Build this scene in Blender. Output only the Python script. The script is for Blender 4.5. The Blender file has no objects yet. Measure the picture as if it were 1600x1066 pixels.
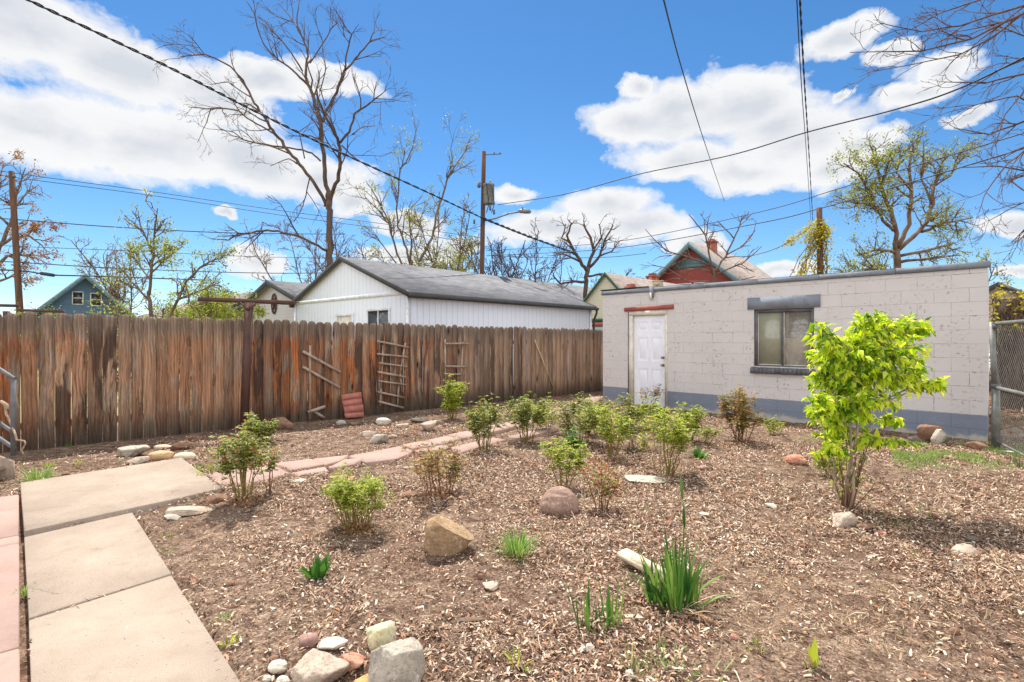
import bpy, math, random
import numpy as np
from mathutils import Vector
S = bpy.context.scene
COL = S.collection
R = math.radians
# ------------------------------------------------------------------ camera
F, HZ, CH = 837.0, 530.0, 1.45          # focal length in photo pixels, horizon row, eye height
cam = bpy.data.objects.new('camera', bpy.data.cameras.new('camera')); COL.objects.link(cam)
cam.location = (0, 0, CH); cam.rotation_euler = (R(90), 0, 0)
cam.data.sensor_width = 36; cam.data.lens = 36 * F / 1600; cam.data.shift_y = -3 / 1600
cam.data.clip_start = 0.05; cam.data.clip_end = 2000
S.camera = cam
S.view_settings.view_transform = 'Standard'; S.view_settings.look = 'None'
S.view_settings.exposure = 1.12; S.view_settings.gamma = 1.0
# ------------------------------------------------------------------ light
SH = Vector((0.17, -0.56, -1.0)).normalized()     # direction the sunlight travels
SUN_EL = math.asin(-SH.z); SUN_AZ = math.atan2(-SH.x, -SH.y)   # azimuth from +Y towards +X
sun = bpy.data.objects.new('sun', bpy.data.lights.new('sun', 'SUN')); COL.objects.link(sun)
sun.data.energy = 3.3; sun.data.angle = R(0.5); sun.data.color = (1.0, 0.95, 0.87)
sun.rotation_euler = SH.to_track_quat('-Z', 'Y').to_euler()
W = bpy.data.worlds.new("World"); S.world = W; W.use_nodes = True

def lin(r, g, b):
    f = lambda c: (c / 255 / 12.92) if c / 255 < 0.04045 else ((c / 255 + 0.055) / 1.055) ** 2.4
    return (f(r), f(g), f(b), 1.0)

class NT:
    """tiny helper for wiring shader nodes"""
    def __init__(s, tree): s.t = tree; s.n = tree.nodes; s.l = tree.links
    def node(s, typ, **kw):
        n = s.n.new(typ)
        for k, v in kw.items(): setattr(n, k, v)
        return n
    def put(s, sock, v):
        if isinstance(v, bpy.types.NodeSocket): s.l.new(v, sock)
        elif v is not None:
            try: sock.default_value = v
            except Exception: sock.default_value = tuple(v) + (1.0,)
    def math(s, op, a, b=None, c=None, clamp=False):
        n = s.node('ShaderNodeMath', operation=op); n.use_clamp = clamp
        for i, v in enumerate((a, b, c)):
            if v is not None: s.put(n.inputs[i], v)
        return n.outputs[0]
    def vmath(s, op, a, b=None, c=None):
        n = s.node('ShaderNodeVectorMath', operation=op)
        for i, v in enumerate((a, b, c)):
            if v is not None: s.put(n.inputs[i], v)
        return n
    def mix(s, f, a, b, blend='MIX'):
        n = s.node('ShaderNodeMix', data_type='RGBA', blend_type=blend)
        s.put(n.inputs[0], f); s.put(n.inputs[6], a); s.put(n.inputs[7], b)
        return n.outputs[2]
    def ramp(s, f, stops, interp='LINEAR'):
        n = s.node('ShaderNodeValToRGB'); e = n.color_ramp.elements; n.color_ramp.interpolation = interp
        while len(e) < len(stops): e.new(0.5)
        for i, (p, c) in enumerate(stops):
            e[i].position = p; e[i].color = c if hasattr(c, '__len__') else (c, c, c, 1)
        s.put(n.inputs[0], f); return n.outputs[0]
    def noise(s, vec, scale, detail=3, rough=0.55, dist=0.0):
        n = s.node('ShaderNodeTexNoise'); s.put(n.inputs['Vector'], vec)
        n.inputs['Scale'].default_value = scale; n.inputs['Detail'].default_value = detail
        n.inputs['Roughness'].default_value = rough; n.inputs['Distortion'].default_value = dist
        return n.outputs[0]
    def scale(s, vec, v):
        return s.vmath('MULTIPLY', vec, v).outputs[0]
    def add(s, vec, v):
        return s.vmath('ADD', vec, v).outputs[0]
    def coord(s, kind='Object'):
        return s.node('ShaderNodeTexCoord').outputs[kind]
    def sep(s, vec):
        n = s.node('ShaderNodeSeparateXYZ'); s.put(n.inputs[0], vec); return n.outputs
    def comb(s, x, y, z=0.0):
        n = s.node('ShaderNodeCombineXYZ')
        for i, v in enumerate((x, y, z)): s.put(n.inputs[i], v)
        return n.outputs[0]
    def bump(s, h, strength=0.5, dist=0.01, normal=None):
        n = s.node('ShaderNodeBump'); n.inputs['Strength'].default_value = strength
        n.inputs['Distance'].default_value = dist; s.put(n.inputs['Height'], h)
        if normal is not None: s.put(n.inputs['Normal'], normal)
        return n.outputs[0]

# ---- sky: Nishita plus broken cumulus placed by azimuth / elevation
w = NT(W.node_tree); w.n.clear()
sky = w.node('ShaderNodeTexSky', sky_type='NISHITA'); sky.sun_disc = False
sky.sun_elevation = SUN_EL; sky.sun_rotation = SUN_AZ
sky.altitude = 1600; sky.air_density = 1.0; sky.dust_density = 0.3; sky.ozone_density = 3.0
hs = w.node('ShaderNodeHueSaturation'); hs.inputs['Saturation'].default_value = 1.24; hs.inputs['Value'].default_value = 1.0
hs.inputs['Hue'].default_value = 0.497
w.put(hs.inputs['Color'], sky.outputs[0])
dirv = w.coord('Generated'); X, Y, Z = w.sep(dirv)
az = w.math('ARCTAN2', X, Y); el = w.math('ARCSINE', Z)
P = w.comb(az, el)
warp = w.noise(dirv, 5.0, 6, 0.62)
wz = w.vmath('SUBTRACT', w.comb(warp, w.noise(w.add(dirv, (7.1, 3.3, 1.7)), 5.0, 6, 0.62)), (0.5, 0.5, 0)).outputs[0]
Pw = w.add(P, w.scale(wz, (0.16, 0.09, 0)))
CL = [(-20,0,260,80),(60,60,230,78),(190,110,150,62),(330,150,120,62),(420,125,95,34),(520,125,90,30),(70,205,210,62),(230,225,170,78),(380,250,140,62),
      (490,285,120,44),(560,320,60,24),(330,343,26,11),(395,408,70,30),(640,350,60,24),(640,400,90,20),(-160,150,220,120),
      (1150,150,125,62),(1005,192,115,42),(1060,250,110,38),(1170,262,120,40),(1240,220,140,66),(1360,224,85,30),(1010,130,34,22),(1060,165,80,45),
      (800,312,45,20),(950,325,90,34),(870,365,120,30),(1000,355,90,30),(1085,380,55,26),(1225,424,60,17),(700,380,60,18),
      (1325,62,70,38),(1390,90,55,22),(1480,105,90,32),(1430,148,90,26),(1540,175,60,16),(1585,345,70,26),(1300,150,30,9),(1590,425,50,12),
      (1900,260,160,90),(1180,150,90,60),(1290,265,90,40),(1210,190,90,50)]
fld = None
for (px, py, rx, ry) in CL:
    a0 = math.atan((px - 800) / F); e0 = math.atan((HZ - py) / F * math.cos(a0))
    ra = abs(math.atan((px + rx - 800) / F) - math.atan((px - rx - 800) / F)) / 2
    re = abs(math.atan((HZ - py + ry) / F * math.cos(a0)) - math.atan((HZ - py - ry) / F * math.cos(a0))) / 2
    d = w.scale(w.vmath('SUBTRACT', Pw, (a0, e0, 0)).outputs[0], (1 / ra, 1 / re, 0))
    v = w.math('SUBTRACT', 1.0, w.vmath('LENGTH', d).outputs[1])
    if fld is None: fld = v
    else:
        n = w.node('ShaderNodeMath', operation='SMOOTH_MAX'); w.put(n.inputs[0], fld); w.put(n.inputs[1], v); n.inputs[2].default_value = 0.25
        fld = n.outputs[0]
det = w.noise(w.scale(dirv, (1, 1, 1.6)), 13.0, 10, 0.62, 0.3)
det2 = w.noise(w.scale(dirv, (1, 1, 2.2)), 6.0, 6, 0.6)
dens = w.math('ADD', fld, w.math('MULTIPLY', w.math('SUBTRACT', det, 0.48), 0.95))
alpha = w.ramp(dens, [(0.02, 0.0), (0.14, 0.55), (0.34, 1.0)])
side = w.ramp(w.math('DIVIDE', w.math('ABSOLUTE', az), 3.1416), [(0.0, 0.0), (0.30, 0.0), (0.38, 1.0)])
alpha = w.math('MAXIMUM', alpha, w.math('MULTIPLY', side, w.ramp(det2, [(0.40, 0.0), (0.52, 1.0)])))  # extra unseen clouds beside and behind the camera, added to whiten the fill
core = w.ramp(w.math('ADD', w.math('MULTIPLY', fld, 0.55), w.math('MULTIPLY', det2, 0.8)), [(0.36, (1, 1, 1, 1)), (0.64, (0.93, 0.94, 0.96, 1)), (0.92, (0.70, 0.74, 0.80, 1))])
bg1 = w.node('ShaderNodeBackground'); w.put(bg1.inputs[0], hs.outputs[0]); bg1.inputs[1].default_value = 0.073
bg2 = w.node('ShaderNodeBackground'); w.put(bg2.inputs[0], core); w.put(bg2.inputs[1], w.math('ADD', 0.455, w.math('MULTIPLY', side, 0.60)))   # out-of-view clouds are boosted to act as neutral fill light
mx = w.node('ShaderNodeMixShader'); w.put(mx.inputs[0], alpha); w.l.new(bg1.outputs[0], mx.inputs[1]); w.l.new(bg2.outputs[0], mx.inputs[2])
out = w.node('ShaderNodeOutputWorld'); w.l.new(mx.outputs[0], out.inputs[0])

# ------------------------------------------------------------------ helpers
rs = np.random.RandomState(7)
def gY(py): return CH * F / (py - HZ)
def G(px, py):
    y = gY(py); return ((px - 800) / F * y, y)
def AT(px, py, y): return np.array(((px - 800) / F * y, y, CH - (py - HZ) / F * y))
_lat = np.random.RandomState(3).rand(256, 256)
def vn(x, y, sc, oct=3):
    x = np.asarray(x, float) * sc + 91.3; y = np.asarray(y, float) * sc + 57.7; r = 0; a = 1.0; tot = 0
    for o in range(oct):
        xi = np.floor(x).astype(int); yi = np.floor(y).astype(int); fx = x - xi; fy = y - yi
        fx = fx * fx * (3 - 2 * fx); fy = fy * fy * (3 - 2 * fy)
        g = lambda i, j: _lat[i % 256, j % 256]
        v = g(xi, yi) * (1 - fx) * (1 - fy) + g(xi + 1, yi) * fx * (1 - fy) + g(xi, yi + 1) * (1 - fx) * fy + g(xi + 1, yi + 1) * fx * fy
        r = r + a * v; tot += a; a *= 0.5; x = x * 2.03 + 13.1; y = y * 2.03 + 5.7
    return r / tot
def inpoly(x, y, poly):
    x = np.asarray(x); y = np.asarray(y); c = np.zeros(x.shape, bool); n = len(poly)
    for i in range(n):
        x0, y0 = poly[i]; x1, y1 = poly[(i + 1) % n]
        if y0 == y1: continue
        t = ((y0 > y) != (y1 > y)) & (x < (x1 - x0) * (y - y0) / (y1 - y0) + x0); c ^= t
    return c

def grow_poly(p, d):
    c = np.mean(np.array(p), 0); return [tuple(c + (np.array(q) - c) * (1 + d / max(0.01, np.linalg.norm(np.array(q) - c)))) for q in p]

class MB:
    def __init__(s): s.v = []; s.f = []; s.m = []; s.n = 0
    def add(s, V, Fc, m=0):
        V = np.asarray(V, float).reshape(-1, 3); Fc = np.asarray(Fc, int)
        s.v.append(V); s.f.append(Fc + s.n); s.m.append(np.full(len(Fc), m, int)); s.n += len(V); return s
    def hexa(s, b, t, m=0):   # four bottom corners ccw, four top corners
        return s.add(list(b) + list(t), [(3, 2, 1, 0), (4, 5, 6, 7), (0, 1, 5, 4), (1, 2, 6, 5), (2, 3, 7, 6), (3, 0, 4, 7)], m)
    def box(s, x0, x1, y0, y1, z0, z1, m=0):
        b = [(x0, y0, z0), (x1, y0, z0), (x1, y1, z0), (x0, y1, z0)]; t = [(p[0], p[1], z1) for p in b]
        return s.hexa(b, t, m)
    def prism(s, poly, z0, z1, bev=0.0, m=0):
        n = len(poly); c = np.mean(np.array(poly), 0)
        a = [(x, y, z0) for x, y in poly]; b = [(x, y, z1 - bev) for x, y in poly]
        t = [(x + (c[0] - x) * bev / max(.05, math.hypot(c[0] - x, c[1] - y)) , y + (c[1] - y) * bev / max(.05, math.hypot(c[0] - x, c[1] - y)), z1) for x, y in poly]
        V = a + b + t + [(c[0], c[1], z1)]
        for i in range(n):
            pass
        Fq = [(i, (i + 1) % n, n + (i + 1) % n, n + i) for i in range(n)] + [(n + i, n + (i + 1) % n, 2 * n + (i + 1) % n, 2 * n + i) for i in range(n)]
        base = s.n; s.add(V, Fq, m)
        s.f.append(np.array([(2 * n + i, 2 * n + (i + 1) % n, 3 * n) for i in range(n)]) + base); s.m.append(np.full(n, m, int)); return s
    def tube(s, pts, rad, k=6, m=0, cap=True):
        pts = np.asarray(pts, float); n = len(pts); rad = np.broadcast_to(np.asarray(rad, float), (n,))
        d = np.gradient(pts, axis=0); d /= np.linalg.norm(d, axis=1)[:, None] + 1e-9
        ref = np.array((0, 0, 1.0)) if abs(d[:, 2]).mean() < 0.8 else np.array((1.0, 0, 0))
        u = np.cross(d, ref); u /= np.linalg.norm(u, axis=1)[:, None] + 1e-9; v = np.cross(d, u)
        an = np.arange(k) * 2 * np.pi / k
        V = pts[:, None, :] + rad[:, None, None] * (np.cos(an)[None, :, None] * u[:, None, :] + np.sin(an)[None, :, None] * v[:, None, :])
        V = V.reshape(-1, 3); i = np.arange(n - 1)[:, None] * k; j = np.arange(k)[None, :]; j2 = (j + 1) % k
        Fq = np.stack([i + j, i + k + j, i + k + j2, i + j2], -1).reshape(-1, 4)
        base = s.n; s.add(V, Fq, m)
        if cap and k > 3:
            c = s.n; s.add([pts[0], pts[-1]], np.zeros((0, 3), int), m)
            jj = np.arange(k); f = np.concatenate([np.stack([np.full(k, c), base + jj, base + (jj + 1) % k], 1), np.stack([np.full(k, c + 1), base + (n - 1) * k + (jj + 1) % k, base + (n - 1) * k + jj], 1)])
            s.f.append(f); s.m.append(np.full(len(f), m, int))
        return s
    def bar(s, p, q, wd, th, up=(0, 0, 1), m=0):
        p = np.array(p, float); q = np.array(q, float); d = q - p; d /= np.linalg.norm(d)
        u = np.cross(d, np.array(up, float)); u /= np.linalg.norm(u) + 1e-9; v = np.cross(u, d)
        o = [(-1, -1), (1, -1), (1, 1), (-1, 1)]
        return s.hexa([p + u * a * wd / 2 + v * b * th / 2 for a, b in o], [q + u * a * wd / 2 + v * b * th / 2 for a, b in o], m)
    def leaves(s, Pp, D, N, L, Wd, fold=0.25, m=0):
        """pointed leaves folded along the midrib: five corners and a centre, four triangles"""
        D = D / (np.linalg.norm(D, axis=1)[:, None] + 1e-9); U = np.cross(D, N); U /= np.linalg.norm(U, axis=1)[:, None] + 1e-9; Nn = np.cross(U, D)
        L = np.broadcast_to(L, (len(Pp),))[:, None]; Wd = np.broadcast_to(Wd, (len(Pp),))[:, None]
        base = Pp; mid = Pp + D * L * .45 ; tip = Pp + D * L - Nn * L * .18
        le = Pp + D * L * .38 - U * Wd * .5 + Nn * Wd * fold; ri = Pp + D * L * .38 + U * Wd * .5 + Nn * Wd * fold
        V = np.stack([base, ri, tip, le, mid], 1).reshape(-1, 3); i = np.arange(len(Pp))[:, None] * 5
        T = np.concatenate([i + np.array([[0, 1, 4]]), i + np.array([[1, 2, 4]]), i + np.array([[2, 3, 4]]), i + np.array([[3, 0, 4]])])
        return s.add(V, T, m)
    def build(s, name, mats, parent=None, smooth=False, loc=None):
        me = bpy.data.meshes.new(name); V = np.concatenate(s.v) if s.v else np.zeros((0, 3))
        me.vertices.add(len(V)); me.vertices.foreach_set('co', V.astype(np.float32).ravel())
        fs = [f for f in s.f if len(f)]; mm = [m for f, m in zip(s.f, s.m) if len(f)]
        tot = np.concatenate([np.full(len(f), f.shape[1]) for f in fs]); lv = np.concatenate([f.ravel() for f in fs])
        me.loops.add(len(lv)); me.loops.foreach_set('vertex_index', lv.astype(np.int32))
        me.polygons.add(len(tot)); me.polygons.foreach_set('loop_start', np.concatenate([[0], np.cumsum(tot)[:-1]]).astype(np.int32))
        try: me.polygons.foreach_set('loop_total', tot.astype(np.int32))
        except Exception: pass
        me.polygons.foreach_set('material_index', np.concatenate(mm).astype(np.int32))
        me.update(calc_edges=True)
        if smooth: me.polygons.foreach_set('use_smooth', np.ones(len(tot), bool))
        for m in (mats if isinstance(mats, (list, tuple)) else [mats]): me.materials.append(m)
        o = bpy.data.objects.new(name, me); COL.objects.link(o)
        if parent is not None: o.parent = parent
        if loc is not None: o.location = loc
        return o

def tag(o, label, cat, group=None, kind=None):
    if label: o['label'] = label
    if cat: o['category'] = cat
    if group: o['group'] = group
    if kind: o['kind'] = kind
    return o
def thing(name, label, cat, loc=(0, 0, 0), rotz=0.0, group=None):
    o = bpy.data.objects.new(name, None); COL.objects.link(o); o.empty_display_size = 0.1
    o.location = loc; o.rotation_euler = (0, 0, rotz); return tag(o, label, cat, group)

# ------------------------------------------------------------------ materials
def newmat(name):
    m = bpy.data.materials.new(name); m.use_nodes = True; t = NT(m.node_tree); t.n.clear()
    b = t.node('ShaderNodeBsdfPrincipled'); o = t.node('ShaderNodeOutputMaterial'); t.l.new(b.outputs[0], o.inputs[0])
    return m, t, b, o
def plain(name, c, c2=None, sc=6.0, rough=0.85, bump=0.3, bsc=60.0, bd=0.004, metal=0.0, stretch=(1, 1, 1), dirt=None, spec=0.3):
    """two-tone mottled surface with fine bump; optional dirt colour in sparse patches"""
    m, t, b, o = newmat(name); co = t.scale(t.coord(), stretch)
    col = t.mix(t.ramp(t.noise(co, sc, 5), [(0.35, 0.0), (0.65, 1.0)]), c, c2 or tuple(x * 0.8 for x in c[:3]) + (1,))
    fine = t.noise(co, bsc, 4, 0.65)
    col = t.mix(t.math('MULTIPLY', t.ramp(fine, [(0.4, 0.0), (0.7, 1.0)]), 0.25), col, tuple(x * 0.55 for x in c[:3]) + (1,))
    if dirt: col = t.mix(t.ramp(t.noise(t.add(co, (3, 8, 1)), sc * 1.7, 6, 0.7), [(0.55, 0.0), (0.68, 0.8)]), col, dirt)
    t.put(b.inputs['Base Color'], col); b.inputs['Roughness'].default_value = rough; b.inputs['Metallic'].default_value = metal
    b.inputs['Specular IOR Level'].default_value = spec
    t.put(b.inputs['Normal'], t.bump(fine, bump, bd)); return m
def leafmat(name, stops, trans=0.45, tint=(1.25, 1.3, 0.7)):
    m, t, b, o = newmat(name); r = t.node('ShaderNodeNewGeometry').outputs['Random Per Island']
    col = t.ramp(r, stops); t.put(b.inputs['Base Color'], col); b.inputs['Roughness'].default_value = 0.5; b.inputs['Specular IOR Level'].default_value = 0.35
    tr = t.node('ShaderNodeBsdfTranslucent'); t.put(tr.inputs[0], t.mix(1.0, col, tuple(tint) + (1,), 'MULTIPLY'))
    mx = t.node('ShaderNodeMixShader'); mx.inputs[0].default_value = trans
    t.l.new(b.outputs[0], mx.inputs[1]); t.l.new(tr.outputs[0], mx.inputs[2]); t.l.new(mx.outputs[0], o.inputs[0]); return m
M = {}
M['concrete0'] = plain('concrete', lin(186, 169, 147), lin(170, 153, 131), 2.5, 0.9, 0.6, 170, 0.004, dirt=lin(160, 142, 120))
def concretemat():
    m, t, b, o = newmat('poured concrete'); co = t.coord(); n1 = t.noise(co, 1.6, 6, .6); n2 = t.noise(co, 7, 6, .7); n3 = t.noise(co, 210, 3, .8); n4 = t.noise(t.add(co, (5, 5, 5)), 60, 2, .6)
    col = t.mix(t.ramp(n1, [(.35, 0.0), (.65, 1.0)]), lin(170, 153, 137), lin(150, 134, 119)); col = t.mix(t.ramp(n2, [(.52, 0.0), (.7, .6)]), col, lin(144, 127, 110))
    col = t.mix(t.ramp(n3, [(.36, .8), (.46, 0.0)]), col, lin(120, 104, 88)); col = t.mix(t.ramp(n3, [(.58, 0.0), (.68, .5)]), col, lin(214, 200, 180)); col = t.mix(t.ramp(n4, [(.27, 1.0), (.31, 0.0)]), col, lin(96, 82, 70))
    vo = t.node('ShaderNodeTexVoronoi', feature='DISTANCE_TO_EDGE'); t.put(vo.inputs['Vector'], t.add(co, t.scale(t.comb(n2, n1), (.35, .35, 0)))); vo.inputs['Scale'].default_value = .55
    ck = t.math('MULTIPLY', t.ramp(vo.outputs[0], [(0.0, 1.0), (.0035, 0.0)]), t.ramp(n1, [(.5, 0.0), (.56, .6)])); col = t.mix(ck, col, lin(110, 92, 76))
    t.put(b.inputs['Base Color'], col); b.inputs['Roughness'].default_value = .95; b.inputs['Specular IOR Level'].default_value = .2; t.put(b.inputs['Normal'], t.bump(t.math('ADD', n3, t.math('MULTIPLY', ck, -2)), .5, .003)); return m
M['concrete'] = concretemat()
M['flag'] = plain('pink sandstone', lin(174, 144, 131), lin(158, 132, 121), 2.2, 0.9, 0.5, 50, 0.004, dirt=lin(150, 122, 108))
M['bark'] = plain('dark bark', lin(104, 84, 72), lin(70, 56, 48), 5, 0.95, 0.8, 25, 0.02, stretch=(1, 1, .3))
M['bark2'] = plain('grey brown bark', lin(128, 108, 92), lin(88, 72, 60), 5, 0.95, 0.8, 25, 0.02, stretch=(1, 1, .3))
M['bark3'] = plain('warm twig bark', lin(112, 86, 72), lin(84, 64, 54), 5, 0.9, 0.4, 30, 0.01)
M['cane'] = plain('green brown cane', lin(134, 128, 62), lin(120, 84, 52), 12, 0.7, 0.2, 60, 0.002)
M['cane2'] = plain('red brown cane', lin(128, 92, 60), lin(100, 60, 44), 12, 0.75, 0.2, 60, 0.002)
M['pole'] = plain('pole wood', lin(112, 82, 64), lin(78, 58, 48), 4, 0.95, 0.6, 30, 0.01, stretch=(3, 3, .2))
M['rust'] = plain('rusty brown paint', lin(92, 64, 54), lin(74, 52, 46), 6, 0.7, 0.3, 60, 0.003)
M['galv'] = plain('galvanised steel', lin(142, 142, 136), lin(110, 110, 104), 8, 0.55, 0.15, 80, 0.001, metal=0.5)
M['blacksteel'] = plain('dark gutter', lin(62, 60, 60), lin(50, 48, 48), 6, 0.5, 0.1, 60, 0.001)
M['wire'] = plain('black cable', lin(48, 52, 60), lin(36, 40, 48), 6, 0.6, 0.1, 60, 0.001)
M['weathered'] = plain('weathered stick wood', lin(176, 156, 138), lin(136, 116, 100), 9, 0.95, 0.5, 70, 0.003, stretch=(1, 1, .6))
M['rope'] = plain('twisted pale vine', lin(172, 150, 128), lin(130, 106, 86), 20, 0.9, 0.4, 80, 0.003)
M['whitepaint'] = plain('white door paint', lin(236, 236, 240), lin(226, 226, 231), 3, 0.45, 0.05, 60, 0.001)
M['creampaint'] = plain('cream frame paint', lin(226, 216, 200), lin(206, 194, 176), 5, 0.6, 0.15, 60, 0.001, dirt=lin(170, 152, 130))
M['redpaint'] = plain('faded red paint', lin(170, 92, 80), lin(150, 80, 70), 7, 0.75, 0.4, 60, 0.002, dirt=lin(128, 80, 72))
M['greypaint'] = plain('slate grey paint', lin(138, 144, 152), lin(120, 124, 132), 3.5, 0.8, 0.4, 60, 0.003, dirt=lin(104, 104, 106))
M['dgreypaint'] = plain('dark grey window frame', lin(108, 108, 110), lin(82, 82, 84), 8, 0.6, 0.2, 60, 0.001)
M['brass'] = plain('dull brass', lin(150, 140, 120), lin(120, 112, 96), 8, 0.35, 0.05, 60, 0.001, metal=0.8)
M['tar'] = plain('black roof felt', lin(52, 50, 50), lin(40, 38, 38), 6, 0.9, 0.5, 60, 0.004)
M['brick'] = plain('red brick', lin(170, 100, 84), lin(140, 80, 66), 18, 0.9, 0.5, 60, 0.004)
M['terracotta'] = plain('pink red slab paint', lin(186, 118, 102), lin(168, 104, 90), 8, 0.85, 0.5, 40, 0.004, dirt=lin(150, 78, 66))
M['plaster'] = plain('interior plaster', lin(200, 190, 170), lin(184, 172, 152), 3, 0.9, 0.3, 60, 0.002)
M['soilwall'] = plain('tan board', lin(196, 178, 152), lin(170, 150, 124), 4, 0.9, 0.3, 60, 0.003)
M['carpaint'] = plain('silver white car paint', lin(220, 224, 228), lin(212, 216, 222), 2, 0.25, 0.02, 60, 0.0005)
def shingle(name, c1, c2, row=0.14, wd=0.32):
    m, t, b, o = newmat(name); x, y, z = t.sep(t.coord())
    br = t.node('ShaderNodeTexBrick'); t.put(br.inputs['Vector'], t.comb(y, x)); br.inputs['Scale'].default_value = 1.0
    br.inputs['Brick Width'].default_value = wd; br.inputs['Row Height'].default_value = row; br.inputs['Mortar Size'].default_value = 0.006
    br.inputs['Color1'].default_value = c1; br.inputs['Color2'].default_value = c2; br.inputs['Mortar'].default_value = tuple(v * .45 for v in c1[:3]) + (1,)
    n = t.noise(t.coord(), 120, 3); n2 = t.noise(t.coord(), 1.2, 4)
    col = t.mix(t.math('MULTIPLY', n, 0.5), br.outputs[0], tuple(v * .5 for v in c2[:3]) + (1,))
    col = t.mix(t.math('MULTIPLY', t.ramp(n2, [(0.4, 0.0), (0.6, 1.0)]), 0.25), col, c1)
    t.put(b.inputs['Base Color'], col); b.inputs['Roughness'].default_value = 1.0; b.inputs['Specular IOR Level'].default_value = 0.1
    t.put(b.inputs['Normal'], t.bump(t.math('ADD', br.outputs[1], t.math('MULTIPLY', n, -.4)), -0.7, 0.01)); return m
M['shingle'] = shingle('grey shingles', lin(138, 137, 138), lin(108, 108, 111))
M['shingle2'] = shingle('brown grey shingles', lin(162, 150, 142), lin(134, 122, 116))
def siding(name, c, c2, step, vert=False, dirt=None):
    m, t, b, o = newmat(name); co = t.coord(); x, y, z = t.sep(co)
    a = t.math('ADD', x, y) if vert else z
    fr = t.math('FRACT', t.math('DIVIDE', a, step))
    line = t.ramp(fr, [(0.0, 1.0), (0.05, 1.0), (0.09, 0.0), (1.0, 0.0)]) if vert else t.ramp(fr, [(0.0, 1.0), (0.10, 0.0), (1.0, 0.0)])
    col = t.mix(t.noise(co, 2.0, 5), c, c2)
    if dirt: col = t.mix(t.ramp(t.noise(t.scale(co, (1, 1, .25) if vert else (.3, .3, 1)), 7, 6, .7), [(0.55, 0.0), (0.8, 0.5)]), col, dirt)
    col = t.mix(t.math('MULTIPLY', line, 0.5), col, tuple(v * .45 for v in c[:3]) + (1,))
    t.put(b.inputs['Base Color'], col); b.inputs['Roughness'].default_value = 0.7
    t.put(b.inputs['Normal'], t.bump(t.math('SUBTRACT', t.math('MULTIPLY', fr, 0.0 if vert else 0.6), line), 0.6, 0.012)); return m
M['t111'] = siding('white grooved siding', lin(226, 230, 238), lin(216, 220, 230), 0.2, True, lin(180, 180, 186))
M['blue'] = siding('blue lap siding', lin(82, 112, 140), lin(74, 102, 130), 0.14)
M['greysid'] = siding('pale grey lap siding', lin(190, 186, 186), lin(176, 172, 172), 0.14)
M['redsid'] = siding('red lap siding', lin(150, 66, 58), lin(134, 58, 52), 0.12, dirt=lin(190, 130, 100))
M['cream'] = siding('cream lap siding', lin(208, 198, 176), lin(196, 186, 164), 0.14)
M['whitetrim'] = plain('white trim', lin(228, 230, 232), lin(206, 208, 208), 6, 0.7, 0.15, 50, 0.001, dirt=lin(165, 160, 152))
M['darktrim'] = plain('charcoal trim', lin(72, 70, 70), lin(58, 56, 56), 6, 0.6, 0.15, 50, 0.001)
M['tealtrim'] = plain('blue green trim', lin(108, 132, 136), lin(90, 114, 118), 6, 0.7, 0.15, 50, 0.001)
M['greentrim'] = plain('dark green trim', lin(52, 82, 58), lin(42, 70, 50), 6, 0.7, 0.15, 50, 0.001)
def glassmat(name, c, rough=0.06):
    m, t, b, o = newmat(name); co = t.coord()
    t.put(b.inputs['Base Color'], t.mix(t.noise(co, 5, 3), c, tuple(v * .75 for v in c[:3]) + (1,)))
    b.inputs['Roughness'].default_value = rough; b.inputs['Specular IOR Level'].default_value = 0.8; return m
M['darkglass'] = glassmat('dark house glass', lin(58, 62, 66))
M['frosted'] = glassmat('grimy pane', lin(158, 156, 134), 0.16)
def clearglass():
    m, t, b, o = newmat('clear pane'); tr = t.node('ShaderNodeBsdfTransparent'); tr.inputs[0].default_value = (.97, .97, .95, 1)
    gl = t.node('ShaderNodeBsdfGlossy'); gl.inputs['Roughness'].default_value = 0.03
    df = t.node('ShaderNodeBsdfDiffuse'); df.inputs[0].default_value = lin(196, 186, 168); m0 = t.node('ShaderNodeMixShader'); m0.inputs[0].default_value = .22; t.l.new(tr.outputs[0], m0.inputs[1]); t.l.new(df.outputs[0], m0.inputs[2]); mx = t.node('ShaderNodeMixShader')
    mx.inputs[0].default_value = .08; t.l.new(m0.outputs[0], mx.inputs[1]); t.l.new(gl.outputs[0], mx.inputs[2]); t.l.new(mx.outputs[0], o.inputs[0]); return m
M['clear'] = clearglass()
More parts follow.
